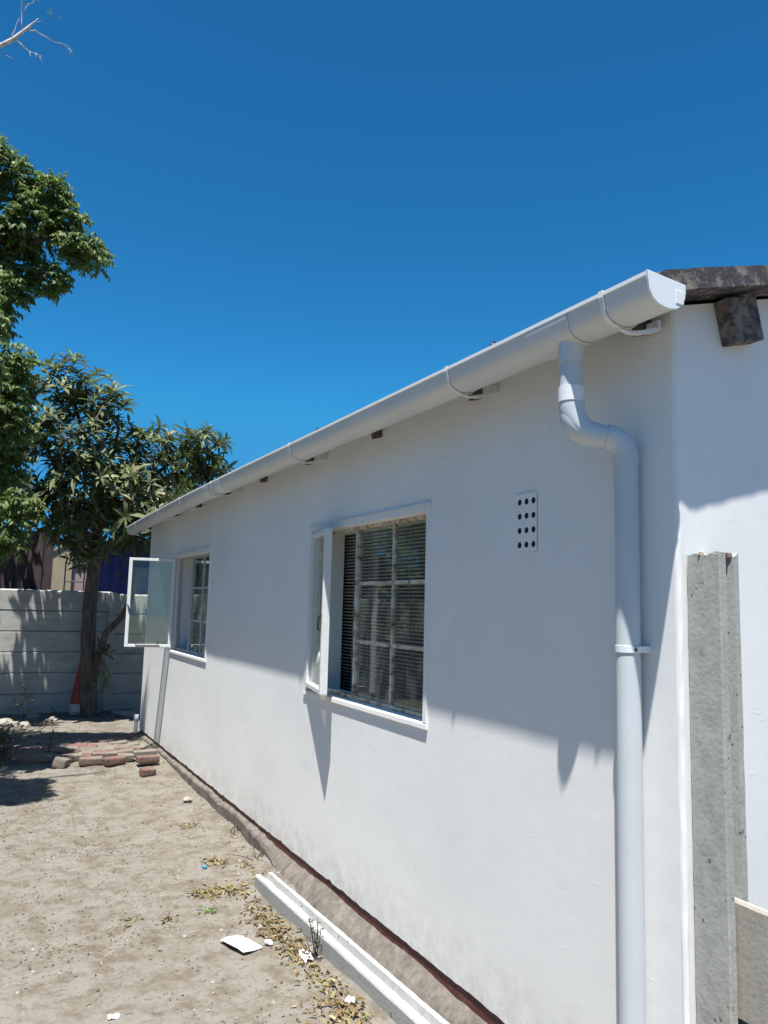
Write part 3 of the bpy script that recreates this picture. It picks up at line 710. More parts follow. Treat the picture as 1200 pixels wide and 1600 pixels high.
# unseen wall added on the left to cut sky fill and darken reflections
lw = empty('added_left_fence', (-5.4, 3, 0)); tag(lw, 'added unseen precast concrete wall left of the yard, blocking low sky light', 'wall')
for i in range(7):
    for r in range(7): one('panel', M['precast'], lw, [((-.022, -8+i*2.45+.05, .03+r*.290), (.022, -8+i*2.45+2.40, .03+r*.290+.286))])
    one('post', M['precast'], lw, [((-.055, -8+i*2.45-.05, -.2), (.055, -8+i*2.45+.05, 2.10))])
# ------------------------------------------------------------ beyond the wall
cf = empty('corrugated_fence', (-2.4, 10.9, 0)); tag(cf, 'brown corrugated metal sheets standing behind the grey wall at the left', 'fence')
for i in range(5):
    mb = MB(); vs = []; k = 40; xa = -2.2+i*0.745; h = 2.60+0.05*random.random()+(0.05 if i == 4 else 0)
    for q in range(k+1):
        x = xa+0.73*q/k; ph = (q % 8)/8; y = 0.02*(1 if 1 <= q % 8 <= 4 else 0)+0.01*(i % 2)
        vs += [(x, y, 0), (x, y, h)]
    mb.add(vs, [(q*2, q*2+2, q*2+3, q*2+1) for q in range(k)]); o = mb.build('sheet', M['rust'], cf); o.modifiers.new('thick', 'SOLIDIFY').thickness = .001
one('rail', M['timber'], cf, [((-2.2, .045, 2.2), (1.5, .09, 2.28)), ((-2.2, .045, .8), (1.5, .09, .88))])
nb = empty('neighbour_house', (0.4, 16, 0)); tag(nb, 'cream and pink neighbouring house seen between the brown fence and tree trunk', 'house')
mb = MB()
mb.add([(x, y, z) for y in (0, 5) for x, z in ((-1.5, 0), (-.5, 0), (-.5, 2.66), (-.70, 2.82), (-1.5, 2.3))], [(0, 1, 2, 3, 4), (9, 8, 7, 6, 5), (0, 4, 9, 5), (4, 3, 8, 9), (3, 2, 7, 8), (2, 1, 6, 7)])
mb.build('gable', M['cream'], nb)
one('wall', M['pink'], nb, [((-.5, .1, 0), (3, 5, 2.62))])
mb = MB(); mb.add([(-1.75, -.03, 2.12), (-.68, -.03, 2.86), (3.1, .07, 2.70), (-1.75, 5.2, 2.12), (-.68, 5.2, 2.86), (3.1, 5.2, 2.70), (-1.75, -.03, 2.06), (-.68, -.03, 2.80), (3.1, .07, 2.64), (-1.75, 5.2, 2.06), (-.68, 5.2, 2.80), (3.1, 5.2, 2.64)],
       [(0, 1, 4, 3), (1, 2, 5, 4), (6, 9, 10, 7), (7, 10, 11, 8), (0, 6, 7, 1), (1, 7, 8, 2), (3, 4, 10, 9), (4, 5, 11, 10), (0, 3, 9, 6), (2, 8, 11, 5)])
mb.build('roof', M['cream'], nb)
bs = empty('blue_shed', (1.4, 13, 0)); tag(bs, 'deep blue painted building behind the grey wall beside the white house', 'shed')
mb = MB(); vs = []; k = 200
for q in range(k+1):
    x = -1.46+5*q/k; y = .018*(.5+.5*cos(2*pi*x/.2))
    vs += [(x, y, 0), (x, y, 2.66+.05*(x+1.46))]
mb.add(vs, [(q*2, q*2+2, q*2+3, q*2+1) for q in range(k)]); mb.box((-1.40, .03, 0), (3.54, .5, 2.6)); mb.build('wall', M['blue'], bs)
mb = MB(); mb.add([(-1.6, -.50, 2.66), (3.6, -.50, 2.92), (3.6, .7, 2.94), (-1.6, .7, 2.68), (-1.6, -.50, 2.69), (3.6, -.50, 2.95), (3.6, .7, 2.97), (-1.6, .7, 2.71)], [(0, 3, 2, 1), (4, 5, 6, 7), (0, 1, 5, 4), (1, 2, 6, 5), (2, 3, 7, 6), (3, 0, 4, 7)])  # front overhang lengthened to throw shade on the blue wall
mb.build('roof', M['rust'], bs)
mf = MB()
for a, b in (((-.68, 11.2, 1.2), (-.68, 11.2, 2.23)), ((-.40, 11.2, 1.2), (-.40, 11.2, 2.23)), ((-.68, 11.2, 2.23), (-.40, 11.2, 2.23)), ((-.68, 11.2, 1.95), (-.40, 11.2, 1.95)), ((-.68, 11.2, 1.2), (-.68, 11.2, 0.05)), ((-.40, 11.2, 1.2), (-.40, 11.2, 0.05))): mf.tube([a, b], .012, 6)
tag(mf.build('metal_frame', M['black']), 'thin dark square metal frame standing behind the grey wall', 'frame')

# ------------------------------------------------------------ foliage builders
def leaf_mesh(name, mat, parent, P, D, Nn, Lg, Wd, tone, fold=0.18, droop=0.15):
    """pointed, slightly folded and bent leaves: 2x3 quads each"""
    n = len(P); D = D/np.linalg.norm(D, axis=1)[:, None]
    Nn = Nn-(Nn*D).sum(1)[:, None]*D; Nn /= np.linalg.norm(Nn, axis=1)[:, None]+1e-9
    Bn = np.cross(D, Nn)
    st = [(0, 0.06), (0.3, 0.42), (0.65, 0.5), (1.0, 0.03)]
    V = np.zeros((n, 12, 3)); 
    for i, (t, wd) in enumerate(st):
        c = P+D*(Lg*t)[:, None]-Nn*(Lg*droop*t*t)[:, None]*(1 if t < 1 else 1.15)
        off = Bn*(Wd*wd)[:, None]; up = Nn*(Wd*wd*fold*2)[:, None]
        V[:, i*3] = c-off+up; V[:, i*3+1] = c; V[:, i*3+2] = c+off+up
    base = np.array([[i*3, i*3+1, i*3+4, i*3+3] for i in range(3)]+[[i*3+1, i*3+2, i*3+5, i*3+4] for i in range(3)])
    Fc = (base[None]+(np.arange(n)*12)[:, None, None]).reshape(-1, 4)
    return quads(name, mat, parent, V.reshape(-1, 3), Fc, np.repeat(tone, 6))
def quads(name, mat, parent, V, Fc, tone):
    me = bpy.data.meshes.new(name); me.vertices.add(len(V)); me.vertices.foreach_set('co', V.astype('f').ravel())
    me.loops.add(Fc.size); me.loops.foreach_set('vertex_index', Fc.astype('i').ravel())
    me.polygons.add(len(Fc)); me.polygons.foreach_set('loop_start', np.arange(0, Fc.size, Fc.shape[1], dtype='i')); me.polygons.foreach_set('loop_total', np.full(len(Fc), Fc.shape[1], dtype='i'))
    me.update(calc_edges=True); me.validate()
    a = me.attributes.new('tone', 'FLOAT', 'FACE'); a.data.foreach_set('value', tone.astype('f'))
    me.shade_smooth()
    o = bpy.data.objects.new(name, me); COL.objects.link(o); me.materials.append(mat)
    if parent is not None: o.parent = parent
    return o
def bez(p0, p1, sag_=0.1, n=4):
    p0, p1 = Vector(p0), Vector(p1); mid = (p0+p1)/2+Vector((random.uniform(-.1, .1), random.uniform(-.1, .1), -sag_))*(p1-p0).length
    return arc(p0, mid, p1, n)

# ------------------------------------------------------------ loquat tree
loq = empty('loquat_tree', (0, 0, 0)); tag(loq, 'broad leaved loquat tree with slender forked trunk against the grey end wall', 'tree')
LB = [(-0.96,9.6,4.63,.28,.33),(-0.57,9.5,4.44,.35,.33),(-1.19,9.8,4.28,.37,.40),(-0.83,9.4,3.8,.52,.39),(-0.28,9.8,3.94,.31,.31),(-1.25,9.7,3.36,.44,.53),(-0.69,9.5,3.21,.52,.43),(-0.22,9.3,3.14,.43,.38),(0.25,9.6,3.5,.39,.35),(0.56,9.7,3.97,.31,.31),(0.92,9.6,3.9,.28,.28),(0.76,9.8,3.43,.36,.25),(0,9.2,2.75,.42,.25),(-0.46,9.7,2.63,.53,.31),(-0.91,9.9,2.79,.45,.36),
      (-1.7,9.6,3.9,.5,.5),(-2.0,9.7,3.2,.5,.5),(-1.5,9.3,2.9,.45,.35),(-2.5,9.8,3.6,.45,.45),(0.55,9.3,2.95,.4,.22),(.12,9.6,3.75,.3,.28),(.42,9.6,3.2,.4,.25),(1.0,9.7,3.62,.28,.22),(.3,9.4,2.75,.4,.25),(-1.8,10.5,3.5,.5,.3),(-2.4,10.5,3.3,.5,.3)]
limbs = {'trunk': ([[-.34,10,-.1],[-.35,10,.13],[-.40,10,.59],[-.43,10,1.12],[-.44,10,1.65],[-.42,9.95,2.19],[-.42,9.9,2.65],[-.48,9.8,3.09],[-.57,9.7,3.61],[-.79,9.6,4.11],[-.95,9.6,4.63]], [.15,.125,.105,.10,.095,.088,.075,.055,.042,.028,.012]),
 's2': ([[-.33,10,.40],[-.30,9.93,.86],[-.23,9.8,1.22],[-.03,9.7,1.47],[.07,9.6,1.8],[.09,9.5,2.2],[.13,9.4,2.65]], [.055,.05,.045,.042,.038,.03,.018]),
 'R': ([[-.42,9.9,2.65],[-.19,9.7,3.01],[.12,9.6,3.35],[.51,9.6,3.71],[.82,9.6,3.89]], [.05,.042,.032,.022,.010]),
 'R2': ([[.12,9.6,3.35],[.46,9.7,3.35],[.82,9.7,3.52]], [.025,.018,.01]),
 'L': ([[-.43,9.95,2.29],[-.72,9.8,2.89],[-1.0,9.8,3.4],[-1.25,9.8,3.91]], [.05,.04,.03,.014]),
 'L2': ([[-.72,9.8,2.89],[-1.3,9.7,3.2],[-1.9,9.7,3.45],[-2.4,9.8,3.6]], [.035,.03,.02,.012]),
 'M': ([[-.48,9.8,3.09],[-.32,9.7,3.64],[-.27,9.6,4.09],[-.48,9.5,4.4]], [.035,.028,.02,.012])}
tb = MB(); tb.tube(*limbs['trunk'][:1], limbs['trunk'][1], 14); tb.tube(limbs['s2'][0], limbs['s2'][1], 10)
for a in range(6):   # root flare
    t = a*1.05+.3; tb.tube([(-.34, 10, .22), (-.34+.12*cos(t), 10+.12*sin(t), .10), (-.34+.27*cos(t), 10+.25*sin(t), .03)], [.05, .04, .012], 8)
tr = tb.build('trunk', M['bark'], loq, smooth=True)
br = MB()
for k_ in ('R', 'R2', 'L', 'L2', 'M'): br.tube(limbs[k_][0], limbs[k_][1], 8)
lp = [Vector(p) for k_, (pp, _) in limbs.items() for p in [Vector(pp[i]).lerp(Vector(pp[i+1]), t) for i in range(len(pp)-1) for t in (0, .33, .66)] if p.z > 2.2]
P, D, Nn, Lg, Wd, T = [], [], [], [], [], []
def rosette(c, axis, nl, big=1.0, mbx=None):
    axis = Vector(axis).normalized(); a0 = axis.orthogonal().normalized(); b0 = axis.cross(a0); ph = random.random()*6
    tone0 = random.gauss(.42, .16)
    for q in range(nl):
        t = ph+q*2.4; s = q/nl
        d = (a0*cos(t)+b0*sin(t))*(0.95-.3*s)+axis*(0.15+.75*s)+Vector((0, 0, -.12))
        L_ = random.choice([.13, .17, .20, .23, .26, .29])*random.uniform(.9, 1.1)*big*(1-.35*s)
        P.append(Vector(c)+axis*(.03*s)); D.append(d); Nn.append(axis*1.0+Vector((0, 0, .5))); Lg.append(L_); Wd.append(L_*random.uniform(.22, .30)); T.append(min(1, max(0, tone0+random.gauss(0, .18)+.25*s)))
cent = Vector((-.4, 9.7, 3.3))
for (x, y, z, rx, rz) in LB:
    nr = int((50 if x > -1.45 else 30)*rx*rz/.16)+6
    for i in range(nr):
        while True:
            q = Vector((random.uniform(-1, 1), random.uniform(-1, 1), random.uniform(-1, 1)))
            if .15 < q.length < 1: break
        q *= (q.length**-.45)*random.choice([.9, 1, 1, 1.18])
        c = Vector((x+q.x*rx, y+-.14+q.y*max(.42, rx*1.1), z+q.z*rz))
        if c.y > 9.65 and random.random() < .55: continue
        ax = (c-cent).normalized()*.7+Vector((random.uniform(-.5, .5), random.uniform(-.5, .5), random.uniform(.1, .9)))
        rosette(c, ax, random.randint(6, 10))
        near = min(lp, key=lambda w_: (w_-c).length+.3*random.random())
        if random.random() < .55:
            pts = bez(near, c, .12, 4); L_ = (c-near).length
            br.tube(pts, [.006+.010*min(1, L_), .009, .007, .0055, .004], 5)
            lp.append(Vector(pts[2]))
# small shoots low on the trunk
for (x, y, z, nn) in ((-.20, 9.85, .95, 5), (-.22, 9.8, .75, 4), (-.28, 9.85, .45, 2), (.02, 9.55, 1.95, 3), (.10, 9.5, 2.15, 4), (-.1, 9.6, 2.3, 3), (-.75, 9.9, 2.25, 3), (-.62, 9.9, 2.12, 4)):
    for i in range(nn): rosette((x+random.gauss(0, .06), y+random.gauss(0, .06), z+random.gauss(0, .07)), (random.gauss(0, 1), -1, random.gauss(.3, .5)), 5, .62)
br.build('branches', M['bark'], loq, smooth=True)
leaf_mesh('crown', M['loquat'], loq, np.array(P), np.array(D), np.array(Nn), np.array(Lg), np.array(Wd), np.array(T), droop=np.array([random.choice([.05, .12, .2, .32, .45]) for _ in T]))

# ------------------------------------------------------------ feathery tree
ft = empty('feathery_tree', (0, 0, 0)); tag(ft, 'feathery light green tree reaching in from the left edge of the yard', 'tree')
FB = [(-1.96,7.0,6.21,.20,.25),(-1.56,7.0,6.01,.26,.23),(-1.72,7.0,5.64,.34,.33),(-1.35,7.0,5.74,.22,.18),(-1.09,6.9,5.4,.19,.2),(-1.28,6.9,5.49,.15,.14),(-1.84,7.2,5.3,.28,.35),(-1.46,7.0,5.06,.19,.18),(-1.85,7.0,4.87,.18,.25),(-1.87,7.0,4.52,.10,.11),(-1.75,6.6,3.99,.2,.21),(-1.77,6.6,3.63,.24,.22),(-1.72,6.6,3.35,.22,.22),(-1.8,6.8,3.03,.23,.34),(-1.67,6.4,2.55,.23,.18),(-1.67,6.4,2.26,.17,.15),
      (-2.5,7.0,6.3,.5,.5),(-2.5,6.9,5.4,.5,.5),(-2.5,6.7,4.3,.45,.5),(-2.35,6.5,3.2,.45,.5),(-3.2,6.5,5.8,.7,.6),(-3.3,6.3,4.6,.7,.6),(-3.0,7.2,6.9,.6,.5),(-2.9,5.6,4.8,.6,.5),(-2.13,4.92,3.9,.26,.24),(-2.45,4.95,4.0,.4,.35),(-2.2,5.2,4.3,.25,.22),(-2.02,5.1,3.5,.16,.12),(-2.8,4.9,4.4,.5,.4),(-3.3,7.6,3.8,.6,.5),(-2.6,7.6,4.6,.5,.5),(-2.5,6.0,2.7,.4,.3)]
tb = MB(); tb.tube([(-3.3, 6.7, -.1), (-3.25, 6.7, 1), (-3.1, 6.75, 2.2), (-2.9, 6.8, 3.3), (-2.8, 6.8, 4.6), (-2.6, 6.9, 5.6), (-2.5, 7, 6.4)], [.24, .19, .17, .14, .10, .06, .02], 14)
fl = [([[-2.85,6.8,3.8],[-2.2,7.2,4.3],[-2.04,7.1,5.0],[-1.71,7.0,5.39],[-1.47,6.95,5.49],[-1.29,6.9,5.56],[-1.1,6.9,5.42]], [.06,.045,.04,.03,.022,.016,.008]),
      ([[-2.04,7.1,5.0],[-1.9,7,5.56],[-1.71,7,5.89],[-1.57,7,6.08]], [.03,.022,.015,.007]),
      ([[-2.2,7.2,4.3],[-1.95,7,4.71],[-1.84,7,4.94],[-1.5,7,5.09]], [.022,.018,.014,.007]),
      ([[-3.0,6.75,2.8],[-2.4,6.6,3.1],[-1.9,6.6,3.6],[-1.75,6.6,4.0]], [.06,.04,.022,.01]),
      ([[-2.4,6.6,3.1],[-2.0,6.5,2.8],[-1.7,6.4,2.5]], [.03,.02,.01]), ([[-2.9,6.8,3.3],[-3.0,6.0,4.0],[-2.9,5.3,4.4],[-2.4,4.9,4.2]], [.07,.05,.035,.015]),
      ([[-2.8,6.8,4.6],[-3.3,6.4,5.3],[-3.3,6.4,6.0]], [.05,.03,.015])]
tb2 = MB()
for a, b in fl: tb2.tube(a, b, 8)
tb.build('trunk', M['bark_dark'], ft, smooth=True)
lp = [Vector(p).lerp(Vector(a[i+1]), t) for a, b in fl for i, p in enumerate(a[:-1]) for t in (0, .33, .66)]
P, D, Nn, Lg, Wd, T = [], [], [], [], [], []
for bi, (x, y, z, rx, rz) in enumerate(FB):
    ns = int((620 if bi < 16 else 330)*rx*rz/.06*(.17 if bi < 16 else .11))+(14 if bi < 24 or bi > 28 else 80)
    for i in range(ns):
        while True:
            q = Vector((random.uniform(-1, 1), random.uniform(-1, 1), random.uniform(-1, 1)))
            if q.length < 1: break
        c = Vector((x+q.x*rx, y+q.y*max(rx, .22), z+q.z*rz)); out = Vector((q.x, q.y, q.z*.4+.15))+Vector((random.gauss(0, .45), random.gauss(0, .45), random.gauss(0, .3)))
        ax = out.normalized(); side = ax.cross(Vector((0, 0, 1))).normalized(); Ls = random.uniform(.12, .2); t0 = random.gauss(.5, .2)
        npair = 7
        for k_ in range(npair):
            s = (k_+.5)/npair; pp = c+ax*(Ls*(s-.3))+Vector((0, 0, -.35*Ls*s*s))
            for sd_ in (-1, 1):
                P.append(pp); D.append(side*sd_*.75+ax*.45+Vector((random.gauss(0, .15), random.gauss(0, .15), -.75+random.gauss(0, .3)))); Nn.append(Vector((random.gauss(0, .25), random.gauss(0, .25), 1)))
                L_ = random.uniform(.055, .088)*(1-.3*s); Lg.append(L_); Wd.append(L_*.42); T.append(min(1, max(0, t0+random.gauss(0, .1))))
        if i % 6 == 0:
            near = min(lp, key=lambda w_: (w_-c).length)
            tb2.tube(bez(near, c, .05, 3), [.007, .0055, .004, .003], 4); lp.append(near.lerp(c, .6))
tb2.build('branches', M['bark_dark'], ft, smooth=True)
leaf_mesh('crown', M['feather'], ft, np.array(P), np.array(D), np.array(Nn), np.array(Lg), np.array(Wd), np.array(T), droop=np.random.default_rng(3).uniform(0, .35, len(T)), fold=.12)

# leafy trees added out of view to darken window reflections and low sky
def added_tree(x, y, h, r, lab):
    e = empty('added_tree', (x, y, 0)); tag(e, lab, 'tree'); tb = MB(); tb.tube([(0, 0, -.1), (.05, 0, h*.3), (0, .1, h*.6), (.1, 0, h*.9)], [.18, .14, .09, .02], 10)
    P, D, Nn, Lg, Wd, T = [], [], [], [], [], []
    for q in range(16):
        c = Vector((random.gauss(0, r*.45), random.gauss(0, r*.5), h*random.uniform(.22, .95))); rr = r*random.uniform(.35, .55); tb.tube(bez((0, 0, min(c.z, h*.5)), c, .1, 3), [.05, .035, .02, .01], 6)
        for i in range(330):
            d = Vector((random.gauss(0, 1), random.gauss(0, 1), random.gauss(0, 1))).normalized()
            P.append(c+d*rr*random.random()**.4); D.append(d+Vector((0, 0, -.5))); Nn.append(Vector((random.gauss(0, .5), random.gauss(0, .5), 1))); Lg.append(random.uniform(.12, .22)); Wd.append(.09); T.append(min(1, max(0, random.gauss(.45, .2))))
    tb.build('trunk', M['bark'], e, smooth=True)
    leaf_mesh('crown', M['loquat'], e, np.array(P), np.array(D), np.array(Nn), np.array(Lg), np.array(Wd), np.array(T))
added_tree(-7.6, 1.0, 5.0, 2.0, 'added unseen round leafy tree left of the yard, facing the near window')
added_tree(-7.4, -3.6, 5.6, 2.2, 'added unseen tall leafy tree left of the yard, behind the viewer')
added_tree(-5.2, 12.8, 6.0, 2.4, 'added unseen large leafy tree beyond the end wall, left of the view')
added_tree(-8.6, 11.0, 5.4, 2.3, 'second added unseen leafy tree beyond the end wall, left of the view')
added_tree(-4.2, 16.5, 6.5, 2.4, 'added unseen tall leafy tree far beyond the end wall, left of the view')
rb = empty('blocker', (2, -9.5, 0)); tag(rb, 'low grey garage behind the viewer outside the photograph', 'blocker')  # block added behind the viewer to cut low sky light on the gable
one('wall', M['slab'], rb, [((-5, -3, 0), (6, 0, 3.0))]); one('roof', M['rust'], rb, [((-5.3, -3.3, 3.002), (6.3, .3, 3.1))])
added_tree(-8.0, 5.0, 4.6, 2.0, 'added unseen low leafy tree left of the yard, level with the far window')

# ------------------------------------------------------------ bare branched tree, upper left
bt = empty('bare_tree', (0, 0, 0)); tag(bt, 'leafless tree whose pale twiggy branch reaches in at the top left', 'tree')
tb = MB(); tb.tube([(-4.6, 5.2, -.1), (-4.5, 5.15, 1.5), (-4.25, 5.1, 3.2), (-3.8, 5.05, 4.6), (-3.1, 5, 5.5)], [.16, .13, .11, .08, .055], 12); tb.build('trunk', M['bark_white'], bt, smooth=True)
tb = MB(); tb.tube([[-3.1,5,5.5],[-2.44,5,5.9],[-2.2,5,6.09],[-2.06,5,6.165],[-1.97,5,6.255],[-1.92,5,6.33],[-1.87,5,6.40],[-1.83,5.01,6.47],[-1.80,5.01,6.52]], [.045,.026,.020,.017,.018,.013,.012,.006,.002], 9)
def twig(pts, r):
    pts = [Vector(p) for p in pts]; q = []
    for i in range(len(pts)-1):
        for t in (0, .5): q.append(pts[i].lerp(pts[i+1], t)+Vector((random.gauss(0, .004), random.gauss(0, .01), random.gauss(0, .005))))
    q.append(pts[-1]); tb.tube(q, [r*(1-.7*i/(len(q)-1)) for i in range(len(q))], 6)
for pts, r in (([[-1.88,5,6.375],[-1.84,5,6.385],[-1.79,5,6.382],[-1.66,5,6.35],[-1.54,5,6.345]], .0065), ([[-1.58,5,6.35],[-1.55,5,6.31],[-1.53,5,6.27]], .0035), ([[-1.62,5,6.35],[-1.60,5,6.30]], .003), ([[-1.55,5,6.345],[-1.50,5,6.28]], .0025),
               ([[-2.0,5,6.23],[-1.95,5,6.25],[-1.85,5,6.20],[-1.74,5,6.19]], .006), ([[-1.93,5,6.27],[-1.84,5,6.20]], .004), ([[-1.84,5,6.20],[-1.83,5,6.13]], .003), ([[-1.76,5,6.19],[-1.73,5,6.13]], .003), ([[-1.8,5,6.2],[-1.77,5,6.13]], .003),
               ([[-1.91,5,6.37],[-1.925,5,6.50],[-1.93,5,6.60],[-1.97,5,6.75]], .006), ([[-1.925,5,6.50],[-1.88,5,6.62]], .003), ([[-1.99,5,6.25],[-1.97,5,6.35],[-1.94,5,6.46]], .004), ([[-1.92,5,6.55],[-1.85,5,6.64],[-1.82,5,6.75]], .003),
               ([[-2.10,5,6.15],[-2.02,5,6.10],[-1.95,5,6.08]], .004), ([[-1.83,5,6.47],[-1.77,5,6.50]], .003)): twig(pts, r)
tb.build('branch', M['bark_white'], bt, smooth=True)
P, D, Nn, Lg, Wd, T = [], [], [], [], [], []
for (x, z) in ((-1.82, 6.73), (-1.84, 6.68), (-1.66, 6.60), (-1.70, 6.64), (-1.88, 6.62)):
    for q in range(3): P.append(Vector((x+random.gauss(0, .02), 5+random.gauss(0, .03), z+random.gauss(0, .02)))); D.append(Vector((random.gauss(0, 1), random.gauss(0, 1), -.5))); Nn.append(Vector((random.gauss(0, .4), random.gauss(0, .4), 1))); Lg.append(.035); Wd.append(.012); T.append(.4)
P.append(Vector((-1.62, 5, 6.58))); D.append(Vector((1, 0, -1))); Nn.append(Vector((0, 0, 1))); Lg.append(.03); Wd.append(.01); T.append(.5)
leaf_mesh('leaves', M['feather'], bt, np.array(P), np.array(D), np.array(Nn), np.array(Lg), np.array(Wd), np.array(T))

# ------------------------------------------------------------ traffic cone behind the trunk
tc_ = empty('traffic_cone', (-.47, 10.12, .10)); tag(tc_, 'red and white cone standing behind the foot of the loquat trunk', 'cone')
m = MB(); m.tube([(0, 0, .14), (0, 0, .80), (0, 0, .815)], [.130, .022, .016], 24); m.build('red_body', M['cone_red'], tc_, smooth=0.7)
m = MB(); m.tube([(0, 0, .03), (0, 0, .14)], [.138, .1305], 24); m.build('white_band', M['cone_white'], tc_, smooth=0.7)
one('base', M['cone_white'], tc_, [((-.13, -.13, 0), (.13, .13, .02))], bevel=.008)

# ------------------------------------------------------------ bricks
def brick_obj(x, y, z, rz, mat, label, dims=(.215, .10, .07), tilt=(0, 0), group=None):
    L_, W_, H_ = dims; me = bpy.data.meshes.new('brick'); bm = bmesh.new(); bmesh.ops.create_cube(bm, size=1.0)
    bmesh.ops.scale(bm, vec=(L_, W_, H_), verts=bm.verts)
    bmesh.ops.subdivide_edges(bm, edges=bm.edges, cuts=5, use_grid_fill=True)
    s0 = x*13.7+y*7.1
    for v in bm.verts:
        q = v.co; n1 = nz(q.x*14+s0, q.y*14, q.z*14+y); n2 = nz(q.x*45, q.y*45+s0, q.z*45)
        cr = sum(abs(c) > d*.46 for c, d in zip(q, dims))
        v.co = q*(1+.02*n1)+Vector((n1, n2, n1*.6))*.0025-(q.normalized()*(.006*(cr-1)+.010*max(0, n1-.1)*(cr-1)) if cr >= 2 else Vector())
    bm.to_mesh(me); bm.free(); me.materials.append(mat)
    smooth_angle(me, .5)
    o = bpy.data.objects.new('brick', me); COL.objects.link(o); o.location = (x, y, z); o.rotation_euler = (tilt[0], tilt[1], rz)
    tag(o, label, 'brick', group); return o
G1 = 'bricks along the front edge of the paving'
bricks = [(-.225, 6.50, .115, .10, 'brick_red', 'reddish brick nearest the white wall in the front edge row', (.22, .10, .072), (0, .02)),
 (-.30, 6.10, .075, .25, 'brick_red', 'small broken brown brick piece lying alone in front of the edge row', (.14, .10, .072), (.05, .04)),
 (-.525, 6.62, .10, .12, 'brick_red', 'brownish red brick right of the pinkish grey one in the edge row', (.20, .10, .075), (.05, -.05)),
 (-.74, 6.68, .10, .02, 'brick_pink', 'pinkish grey brick in the middle of the edge row', (.22, .10, .075), (.03, .01)),
 (-1.01, 6.70, .095, 1.15, 'brick_grey', 'pale grey brick tilted on its end at the left of the row', (.17, .12, .10), (.28, .12)),
 (-.60, 6.80, .13, .15, 'brick_pink', 'thin pink brick lying behind the pinkish grey edge brick', (.24, .11, .05), (.0, .05)),
 (-.20, 6.78, .125, .05, 'brick_grey', 'sand coloured brick behind the reddish edge brick by the wall', (.24, .11, .06), (.02, 0)),
 (-.40, 6.74, .105, -.1, 'brick_grey', 'dusty half buried brick between the two red edge bricks', (.16, .11, .06), (.02, .02)),
 (-1.28, 6.95, .10, -.2, 'brick_pink', 'dusty pink brick in the tree shade left of the tilted grey brick', (.22, .10, .07), (.06, .03)),
 (-1.13, 6.98, .10, 1.5, 'brick_grey', 'grey brick laid endways behind the tilted grey brick', (.20, .10, .07), (.02, .05)),
 (-.90, 6.90, .10, .1, 'brick_grey', 'shaded brown grey brick behind and right of the tilted grey brick', (.20, .10, .07), (.02, .02))]
for x, y, z, rz, mt, lb_, dm, ti in bricks: brick_obj(x, y, z, rz, M[mt], lb_, dm, ti, G1)
G2 = 'half buried paving bricks behind the edge row'
row = 0; y = 7.08
ORD = ['first', 'second', 'third', 'fourth', 'fifth', 'sixth', 'seventh', 'eighth', 'ninth', 'tenth']
while y < 8.15:
    x = -.20-(row % 2)*.11; cnt = 0
    while x > -1.32:
        if random.random() < .72:
            brick_obj(x+random.gauss(0, .012), y+random.gauss(0, .012), gz(x, y)-.024+random.uniform(-.010, .014), random.gauss(0, .20), M[random.choice(['brick_pink', 'brick_grey', 'brick_red'])], 'half buried paving brick, %s from the house in %s row behind edge bricks' % (ORD[cnt], ORD[row]), (random.uniform(.17, .22), .105, .07), (random.gauss(0, .07), random.gauss(0, .06)), G2); cnt += 1
        x -= random.uniform(.22, .25)
    y += .125; row += 1
# rubble near the foot of the wall
def stone(x, y, z, s, mat, label, name='stone', cat='stone', grp=None, flat=.6, seed=0):
    me = bpy.data.meshes.new(name); bm = bmesh.new(); bmesh.ops.create_icosphere(bm, subdivisions=3, radius=1)
    for v in bm.verts:
        q = v.co.copy(); r = 1+.35*nz(q.x*1.2+seed, q.y*1.2, q.z*1.2+seed)+.12*nz(q.x*4, q.y*4+seed, q.z*4); v.co = Vector((q.x*r*s*1.3, q.y*r*s, q.z*r*s*flat))
    bm.to_mesh(me); bm.free(); me.materials.append(mat); smooth_angle(me, .35)
    o = bpy.data.objects.new(name, me); COL.objects.link(o); o.location = (x, y, z); o.rotation_euler.z = seed; tag(o, label, cat, grp); return o
G3 = 'rubble stones at the foot of the grey wall'
for i, (x, y, s, lb_) in enumerate([(.12, 9.7, .11, 'flat pale rubble stone right of the loquat roots near the house'), (.30, 9.95, .10, 'pale rubble stone close to the house corner at the wall foot'), (.02, 9.95, .08, 'small rubble stone just right of the loquat roots'),
    (-1.05, 10.1, .08, 'small stone at the wall foot left of the cone'), (-1.45, 9.4, .13, 'dark lumpy stone in the shade at the left edge'), (-1.25, 9.25, .10, 'rounded stone in front of the small sapling by the wall'), (-.85, 9.7, .07, 'small shaded stone between sapling and cone')]):
    stone(x, y, gz(x, y)+s*.15, s, M['rubble'], lb_, grp=G3, seed=i*1.7, flat=.5)
stone(-.455, 2.205, gz(-.455, 2.205)+.012, .017, M['plastic'], 'small white stone beside the white sheet of paper', seed=2.2, flat=.8)
stone(-.172, 5.05, .045, .035, M['rubble'], 'small pale stone lying on the sand by the wall footing', seed=4.4, flat=.6)

